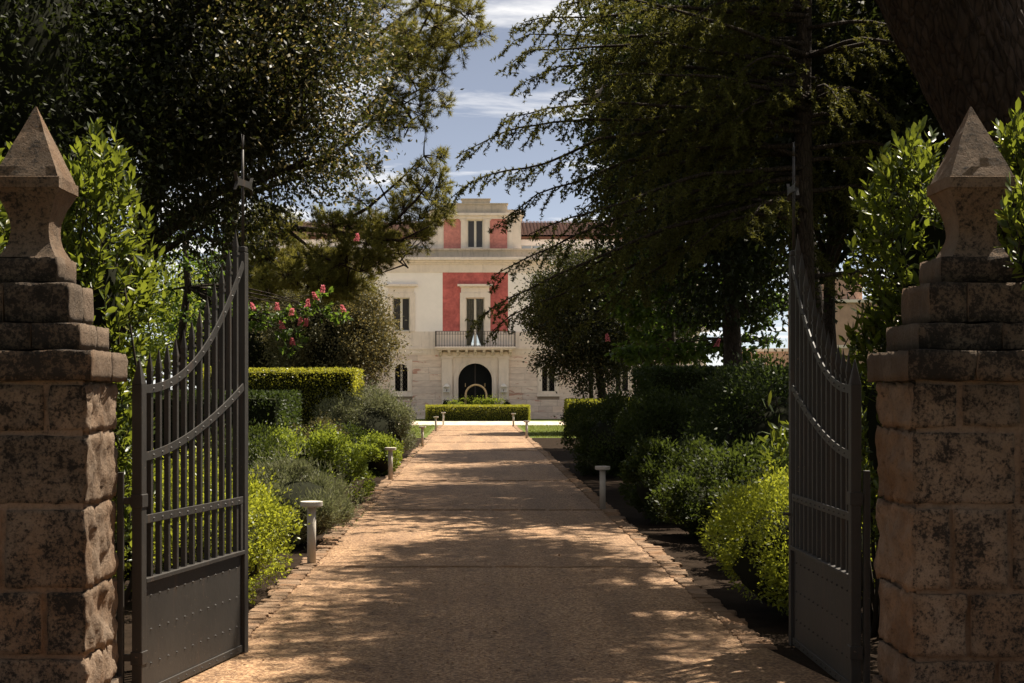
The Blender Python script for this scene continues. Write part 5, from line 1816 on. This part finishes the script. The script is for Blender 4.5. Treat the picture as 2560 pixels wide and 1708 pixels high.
YR = 40.0
spr = [tuple(P(u, v_, YR + dy_)) + (r_,) for u, v_, dy_, r_ in
       ((1720, 870, -.4, .45), (1750, 880, 0, .5), (1790, 860, .3, .5), (1840, 850, .4, .5), (1860, 890, .2, .45), (1690, 890, -.2, .4), (1650, 880, -.6, .4), (1600, 890, -.8, .4), (1560, 880, -.8, .4), (1620, 840, 0, .6), (1700, 800, .2, .7), (1800, 780, .3, .8), (1880, 800, .2, .6), (1760, 720, .3, .9), (1660, 720, 0, .8), (1600, 780, -.2, .7), (1850, 700, .4, .8), (1920, 850, -.5, .35), (1900, 760, 0, .6), (1700, 640, .4, .9), (1800, 620, .5, .9), (1600, 660, .1, .8), (1560, 760, -.3, .6), (1530, 700, 0, .6), (1900, 660, .5, .8), (1950, 750, .2, .6))]
flw = [tuple(P(u, v_, YR - 0.6)) + (0.2,) for u, v_ in ((1790, 868), (1520, 855))]
chestnut('dark-trunked horse chestnut with bright underlit leaves above the tall right hedge', (P(1816, 900, YR)[0], YR), [(6.62, YR, -0.05), (6.62, YR, 1.6), (6.6, YR, 3.0), (6.5, YR, 4.5), (6.5, YR + .1, 6.2)], 0.10, spr, flw, 121, 0.17, 30)


# ------------------------------------------------------------------ cedar with sweeping boughs
def cedar():
    rng = np.random.default_rng(200)
    YT = 22.0
    X0 = (2020 - VU) * YT / F
    t = root('cedar_tree', (X0, YT, 0), 'cedar with drooping layered boughs reaching over the drive from the right', 'tree')
    mb = MB()
    trunk = [(X0 + 0.02, YT, -0.05), (X0, YT, 1.0), (X0 - 0.03, YT, 2.5), (X0 - 0.05, YT + .05, 4.0), (X0 - 0.05, YT + .1, 6.0), (X0, YT + .1, 8.5), (X0, YT, 11.5)]
    mb.tube(trunk, [0.21, 0.17, 0.15, 0.14, 0.12, 0.09, 0.03], 12)
    boughs = [
        [(2020, -40), (1700, -70), (1480, -25), (1400, 8)],
        [(2020, 40), (1700, 10), (1502, 38), (1345, 42), (1290, 60)],
        [(2020, 110), (1700, 80), (1502, 85), (1323, 78), (1268, 106)],
        [(2020, 170), (1640, 105), (1457, 122), (1323, 126), (1266, 167)],
        [(2020, 210), (1650, 160), (1500, 152), (1390, 168), (1303, 207)],
        [(2020, 330), (1750, 270), (1591, 259), (1488, 256), (1350, 272), (1265, 287), (1250, 311)],
        [(2020, 400), (1700, 292), (1500, 300), (1368, 308), (1279, 321), (1220, 350), (1156, 382)],
        [(2020, 330), (1700, 312), (1502, 346), (1368, 406), (1252, 428), (1190, 448), (1116, 507)],
        [(2020, 360), (1750, 370), (1582, 395), (1457, 448), (1345, 475), (1300, 512), (1246, 551)],
        [(2020, 420), (1750, 440), (1636, 484), (1546, 520), (1412, 556), (1321, 592)],
        [(2020, 440), (1750, 482), (1546, 551), (1412, 600), (1323, 645), (1227, 690)],
        [(2020, 480), (1700, 560), (1430, 674), (1328, 723), (1255, 752), (1184, 803)],
        [(2020, 500), (1650, 640), (1450, 720), (1330, 767), (1262, 800), (1233, 832)],
        [(2020, 300), (1800, 240), (1640, 225), (1500, 215), (1400, 235)],
        [(2020, 470), (1780, 510), (1600, 600), (1480, 660), (1400, 720), (1350, 790)],
        [(2020, 250), (1800, 190), (1620, 180), (1480, 190)],
        [(2020, 380), (1800, 400), (1650, 430), (1520, 480), (1440, 540)],
        [(2020, 460), (1820, 560), (1640, 680), (1520, 760), (1450, 820)],
        [(2020, 140), (1820, 60), (1600, 0), (1450, 0), (1380, 30)],
    ]
    dpt = [0.3, -0.8, 0.6, -0.3, 1.0, -0.6, 0.7, -0.2, 0.4, -0.9, 0.1, -0.6, 0.5, 1.3, 0.9, -1.2, 1.4, 1.0, -1.3]
    lines = []
    for i, bpx in enumerate(boughs):
        pts = []
        for j, (u, v_) in enumerate(bpx):
            q = j / (len(bpx) - 1)
            Y_ = YT + dpt[i] * 1.6 * math.sin(q * math.pi * 0.55)
            p = np.array(P(u, v_, Y_))
            if j == 0:
                p = np.array((X0, YT, p[2]))
            pts.append(p)
        lines.append((pts, 1.0))
    # boughs away from the drive that fill the crown
    for k in range(46):
        a_ = rng.uniform(-0.9 * math.pi, 0.75 * math.pi)
        if abs(abs(a_) - math.pi) < 0.5: continue
        z0 = rng.uniform(3.2, 10.5)
        L_ = rng.uniform(1.6, 3.4) * (1 - 0.05 * z0)
        p0 = np.array((X0, YT, z0))
        d_ = np.array((math.cos(a_), math.sin(a_), 0))
        pts = [p0, p0 + d_ * L_ * 0.4 + np.array([0, 0, 0.12]), p0 + d_ * L_ * 0.75 + np.array([0, 0, -0.05]), p0 + d_ * L_ + np.array([0, 0, -0.4])]
        lines.append((pts, 0.6))
    for k in range(26):
        z0 = rng.uniform(4.0, 8.0)
        L_ = rng.uniform(1.2, 2.8)
        a_ = math.pi + rng.uniform(-0.8, 0.8)
        p0 = np.array((X0, YT, z0))
        d_ = np.array((math.cos(a_), math.sin(a_), 0))
        pts = [p0, p0 + d_ * L_ * 0.4 + np.array([0, 0, 0.1]), p0 + d_ * L_ * 0.75 + np.array([0, 0, -0.1]), p0 + d_ * L_ + np.array([0, 0, -0.45])]
        lines.append((pts, 0.75))
    tuft_p, tuft_d = [], []
    def resample(pts, step):
        out = []
        for a, b in zip(pts[:-1], pts[1:]):
            L_ = np.linalg.norm(b - a)
            n_ = max(1, int(L_ / step))
            for i in range(n_):
                out.append(a + (b - a) * i / n_)
        out.append(pts[-1])
        return np.array(out)
    for pts, dens in lines:
        fine = resample(pts, 0.09)
        # wobble
        wob = np.cumsum(rng.normal(size=fine.shape) * 0.006, 0)
        fine = fine + wob - np.linspace(0, 1, len(fine))[:, None] * wob[-1] * 0.5
        m = len(fine)
        mb.tube(fine[::3] if m > 8 else fine, np.linspace(0.042 * (0.7 + 0.3 * dens), 0.007, len(fine[::3] if m > 8 else fine)), 6)
        tot = m * 0.09
        for i in range(m):
            q = i / m
            if q < 0.10: continue
            tang = unit(fine[min(i + 1, m - 1)] - fine[max(i - 1, 0)])
            lat = unit(np.cross(tang, np.array([0, 0, 1.0])))
            if rng.uniform() > 0.78 * dens + 0.1: continue
            sd = rng.choice((-1, 1))
            Lb = (0.26 + 0.60 * (1 - q) ** 0.6 * min(1, q * 3)) * rng.uniform(0.45, 1.15)
            d_ = unit(tang * rng.uniform(0.35, 1.0) + lat * sd * rng.uniform(0.15, 0.9) + np.array([0, 0, -rng.uniform(0.15, 0.75)]))
            n_ = max(3, int(Lb / 0.05))
            cur = fine[i].copy()
            path = [cur.copy()]
            for s_ in range(n_):
                cur = cur + d_ * 0.05
                d_ = unit(d_ + np.array([0, 0, -0.05]) + rng.normal(size=3) * 0.09)
                path.append(cur.copy())
                for rep in range(2):
                    tuft_p.append(cur + rng.normal(size=3) * 0.012); tuft_d.append(d_)
                if rng.uniform() < 0.16 and n_ > 5:
                    # side twig
                    dd = unit(d_ + rng.normal(size=3) * 0.7 + np.array([0, 0, -0.5]))
                    c2 = cur.copy()
                    pp = [c2.copy()]
                    for r_ in range(int(rng.integers(2, 6))):
                        c2 = c2 + dd * 0.045
                        pp.append(c2.copy())
                        tuft_p.append(c2 + rng.normal(size=3) * 0.01); tuft_d.append(dd)
                    mb.tube([pp[0], pp[-1]], [0.003, 0.002], 3, cap=False, smooth=False)
            mb.tube(path[::2] if len(path) > 4 else path, 0.004, 3, cap=False, smooth=False)
            tuft_p.append(fine[i] + np.array([0, 0, 0.015])); tuft_d.append(np.array([0, 0, 1.0]))
    tp = np.array(tuft_p); td = np.array(tuft_d)
    K = 7
    p = np.repeat(tp, K, 0)
    d = unit(rng.normal(size=p.shape) + np.repeat(td, K, 0) * 0.3)
    v, f = leaf_cloud(p, d, 0.048, 0.0145, rng, 'needle')
    np_obj('crown', v, f, M['needle_cedar'], t)
    mb.build('trunk', M['bark'], t)
    print('cedar tufts', len(tp))
cedar()

# wood pigeon on a bough
def pigeon():
    x, y, z = P(1484, 252, 21.1)
    t = root('pigeon', (x, y, z), 'small grey pigeon perched on a cedar bough against the sky', 'bird')
    z += 0.0
    body = MB()
    sect = [(-0.13, 0.012, 0.005, 0.012), (-0.07, 0.035, 0.03, 0.026), (0.0, 0.075, 0.048, 0.05), (0.06, 0.10, 0.047, 0.055), (0.10, 0.135, 0.032, 0.036), (0.118, 0.17, 0.022, 0.026), (0.125, 0.195, 0.024, 0.024), (0.128, 0.213, 0.012, 0.012)]
    vs_ = []; n_ = 10
    for s_, zz, ry, rz in sect:
        for k in range(n_):
            a_ = 2 * math.pi * k / n_
            vs_.append((x + s_ + 0.3 * rz * math.sin(a_) * -0.4, y + ry * math.cos(a_), z + zz + rz * math.sin(a_)))
    fs = [(i * n_ + k, i * n_ + (k + 1) % n_, (i + 1) * n_ + (k + 1) % n_, (i + 1) * n_ + k) for i in range(len(sect) - 1) for k in range(n_)]
    fs += [tuple(range(n_ - 1, -1, -1)), tuple((len(sect) - 1) * n_ + k for k in range(n_))]
    body.add(vs_, fs, True)
    body.build('body', M['pigeon'], t)
    for sg in (-1, 1):
        w_ = MB()
        w_.add([(x + 0.07, y + sg * 0.05, z + 0.12), (x + 0.0, y + sg * 0.056, z + 0.10), (x - 0.15, y + sg * 0.025, z + 0.03), (x - 0.02, y + sg * 0.052, z + 0.05), (x + 0.06, y + sg * 0.050, z + 0.08), (x + 0.0, y + sg * 0.035, z + 0.08)],
               [(0, 1, 3, 4), (1, 2, 3), (0, 5, 1), (1, 5, 2), (2, 5, 3), (3, 5, 4), (4, 5, 0)], True)
        w_.build('wing', M['pigeon_dark'], t)
        MB().tube([(x + 0.02, y + sg * 0.015, z + 0.04), (x + 0.02, y + sg * 0.015, z)], 0.004, 5).build('leg', M['beak'], t)
    tl_ = MB().obox((x - 0.18, y, z - 0.012), (0.07, 0, 0.03), (0, 0.02, 0), (0, 0, 0.004))
    tl_.build('tail', M['pigeon_dark'], t)
    bk_ = MB().tube([(x + 0.145, y, z + 0.195), (x + 0.17, y, z + 0.188)], [0.006, 0.001], 5)
    bk_.build('beak', M['beak'], t)
pigeon()


# ------------------------------------------------------------------ pine on the left
def pine():
    rng = np.random.default_rng(300)
    YT = 36.0
    X0 = (575 - VU) * YT / F
    t = root('pine_tree', (X0, YT, 0), 'tall pine with long feathery boughs against the sky on the left', 'tree')
    mb = MB()
    trunk = [(X0 - 0.2, YT, -0.05), (X0 - 0.1, YT, 2.0), (X0, YT, 5.0), (X0 + 0.1, YT, 8.0), (X0 + 0.4, YT, 11.0), (X0 + 0.6, YT, 14.0)]
    mb.tube(trunk, [0.28, 0.24, 0.2, 0.16, 0.12, 0.05], 12)
    limbs = [
        [(660, 470), (800, 400), (920, 275), (1000, 170), (1060, 60), (1110, -40)],
        [(660, 500), (800, 420), (900, 330), (1000, 250), (1085, 205)],
        [(660, 560), (820, 577), (900, 592), (1000, 602), (1075, 565)],
        [(820, 577), (920, 520), (1000, 450), (1060, 390)],
        [(920, 592), (980, 640), (1020, 670)],
        [(700, 560), (800, 640), (900, 680)],
        [(660, 590), (560, 602), (430, 595), (390, 590)],
        [(660, 380), (800, 200), (930, 100), (1050, 10), (1150, 30), (1190, 70)],
        [(900, 592), (980, 560), (1040, 500), (1095, 430)],
        [(660, 600), (700, 660), (760, 690), (830, 700)],
        [(1000, 250), (1030, 300), (1010, 345)],
    ]
    nodes = []
    for k, l in enumerate(limbs):
        pts = [np.array(P(u, v_, YT + 1.2 * math.sin(k * 2.1) * (j / (len(l) - 1)))) for j, (u, v_) in enumerate(l)]
        if l[0][0] == 660: pts[0] = np.array((X0 + 0.02, YT, pts[0][2]))
        mb.tube(pts, np.linspace(0.085 if l[0][0] == 660 else 0.05, 0.012, len(pts)), 7)
        for a, b in zip(pts[:-1], pts[1:]):
            for q in np.linspace(0, 1, 5): nodes.append(a + (b - a) * q)
    nodes = np.array(nodes)
    cl = [(1170, 35, 55), (1200, 85, 42), (1150, 115, 55), (1095, 60, 60), (1105, 175, 45), (1085, 225, 42), (1040, 140, 55), (1050, 265, 36), (1030, 205, 45), (980, 250, 50), (1010, 320, 34), (1065, 325, 28), (970, 345, 36), (1000, 100, 50), (1050, 10, 60), (1130, 0, 50), (940, 180, 55), (930, 300, 50), (960, 20, 60), (900, 80, 60),
          (1095, 392, 22), (1104, 440, 30), (1040, 425, 24), (1085, 505, 42), (1030, 490, 34), (1105, 545, 32), (1060, 600, 42), (1000, 560, 44), (1005, 635, 36), (960, 620, 46), (915, 680, 40), (890, 665, 52), (840, 700, 50), (780, 665, 55), (720, 690, 55), (660, 645, 55), (880, 610, 38), (700, 600, 45), (800, 725, 42), (640, 715, 45), (990, 470, 30), (930, 560, 40), (1050, 545, 40), (850, 640, 45), (950, 650, 40)]
    cl += [(1100, 395, 30), (1065, 425, 34), (1092, 468, 42), (1050, 475, 42), (1010, 520, 46), (1102, 520, 40), (1072, 560, 46), (980, 520, 42), (950, 590, 46), (1040, 590, 42), (1020, 450, 30), (1000, 300, 44), (1060, 290, 34), (960, 300, 44), (920, 420, 40), (900, 500, 44)]
    cl += [(a, b, r_, 1.6) for a, b, r_ in ((900, 700, 45), (820, 650, 55), (740, 640, 55), (985, 610, 40), (1110, 110, 50), (1060, 170, 50))]
    for k in range(60):
        vv_ = rng.uniform(545, 740)
        cl.append((rng.uniform(615, 1065 - (vv_ - 545) * 1.05), vv_, rng.uniform(34, 52), rng.uniform(-1.5, 1.8)))
    for k in range(14):
        cl.append((rng.uniform(930, 1120), rng.uniform(0, 300), rng.uniform(34, 50), rng.uniform(-1.2, 1.5)))
    np_p, np_d = [], []
    for c in cl:
        u, v_, r_ = c[:3]
        yo = c[3] if len(c) > 3 else rng.uniform(-0.7, 0.7)
        ce = np.array(P(u, v_, YT + yo))
        rr = r_ * YT / F
        k = int(np.argmin(np.linalg.norm(nodes - ce, axis=1)))
        mb.tube(bend(nodes[k], ce, rng, 0.06, 4), [0.022, 0.018, 0.014, 0.010, 0.007], 5)
        nsh = int(30 * (r_ / 45.0) ** 1.3) + 4
        for s_ in range(nsh):
            tip = ce + rand_in_ball(rng, 1, 0.45)[0] * rr * np.array([1, 1.1, 1.0])
            st = ce + (tip - ce) * 0.15 + rng.normal(size=3) * 0.03
            g = unit(tip - st + np.array([0.04, 0, 0.10]))
            L_ = max(0.16, np.linalg.norm(tip - st))
            end = st + g * L_
            mb.tube([ce, st, end], [0.008, 0.006, 0.003], 4, cap=False)
            nt_ = max(3, int(L_ / 0.045))
            for q in range(nt_):
                if q < nt_ * 0.35: continue
                pos = st + g * L_ * (q + 1) / nt_
                nn_ = 17
                dd = g * rng.uniform(0.35, 1.0, (nn_, 1)) + rng.normal(size=(nn_, 3)) * 0.55
                np_p.append(np.repeat(pos[None], nn_, 0)); np_d.append(dd)
    p = np.concatenate(np_p); d = np.concatenate(np_d)
    v, f = leaf_cloud(p, d, 0.13, 0.009, rng, 'needle')
    np_obj('crown', v, f, M['needle_pine'], t)
    mb.build('trunk', M['bark_pine'], t)
    print('pine needles', len(p))
pine()


# ------------------------------------------------------------------ leaning pine trunk at the upper right
def leaning_trunk():
    YB = 14.0
    t = root('leaning_pine', (6.6, YB, 0), 'massive leaning pine trunk with plated bark at the upper right', 'tree')
    pts = []
    a = np.array((6.6, YB, -0.1)); b = np.array((4.0, YB + 0.2, 6.1))
    for i in range(101):
        q = i / 100
        p = a + (b - a) * q + np.array((0.25 * math.sin(q * math.pi), 0, 0))
        pts.append(p)
    n_ = 150
    vs_ = []; fs = []
    ax = unit(b - a)
    e1 = np.array((0, 1.0, 0)); e2 = np.cross(ax, e1)
    for i, p in enumerate(pts):
        q = i / 100
        R = 0.70 - 0.15 * q + 0.18 * max(0, 0.15 - q)
        for k in range(n_):
            an_ = 2 * math.pi * k / n_
            d_ = math.cos(an_) * e1 + math.sin(an_) * e2
            w = Vector((math.cos(an_) * 5.6, math.sin(an_) * 5.6, q * 7.0))
            w = w + Vector((mn.noise(w * 0.8), mn.noise(w * 0.8 + Vector((5, 0, 0))), mn.noise(w * 0.8 + Vector((0, 7, 0))))) * 0.9
            dist, _ = mn.voronoi(w * 1.25)
            edge = min(1.0, (dist[1] - dist[0]) * 1.6) ** 0.7
            h_ = 0.030 * edge + 0.035 * mn.fractal(w * 1.6, 0.8, 2.0, 5)
            vs_.append(p + d_ * (R + h_))
    for i in range(100):
        for k in range(n_):
            k2 = (k + 1) % n_
            fs.append((i * n_ + k, i * n_ + k2, (i + 1) * n_ + k2, (i + 1) * n_ + k))
    np_obj('trunk', vs_, fs, M['bark_pine'], t, smooth=True)
    # unseen crown above the frame, shaped to shade and dapple the drive
    rng = np.random.default_rng(404)
    p, out, cc = crown_points((4.35, 15.8, 10.0), (1.32, 5.8, 1.5), 480, 80, rng, 0.15, 0.24)
    v, f = leaf_cloud(p, out * 0.5 + rng.normal(size=p.shape), 0.19, 0.055, rng, 'tri')
    np_obj('crown', v, f, M['needle_pine'], t)
    mb = MB()
    top = pts[-1]
    mb.tube([top - ax * 0.3, top + np.array((0.0, 0.3, 1.2)), top + np.array((0.5, 0.8, 3.4))], [0.55, 0.42, 0.18], 14)
    for i in rng.choice(len(cc), 14, replace=False):
        mb.tube(bend(top + np.array((0.1, 0.4, 1.8)), cc[i], rng, 0.1, 5), [0.12, 0.1, 0.08, 0.06, 0.04, 0.02], 6)
    mb.build('limbs', M['bark_pine'], t)
leaning_trunk()
print('ashlar stones', cnt)
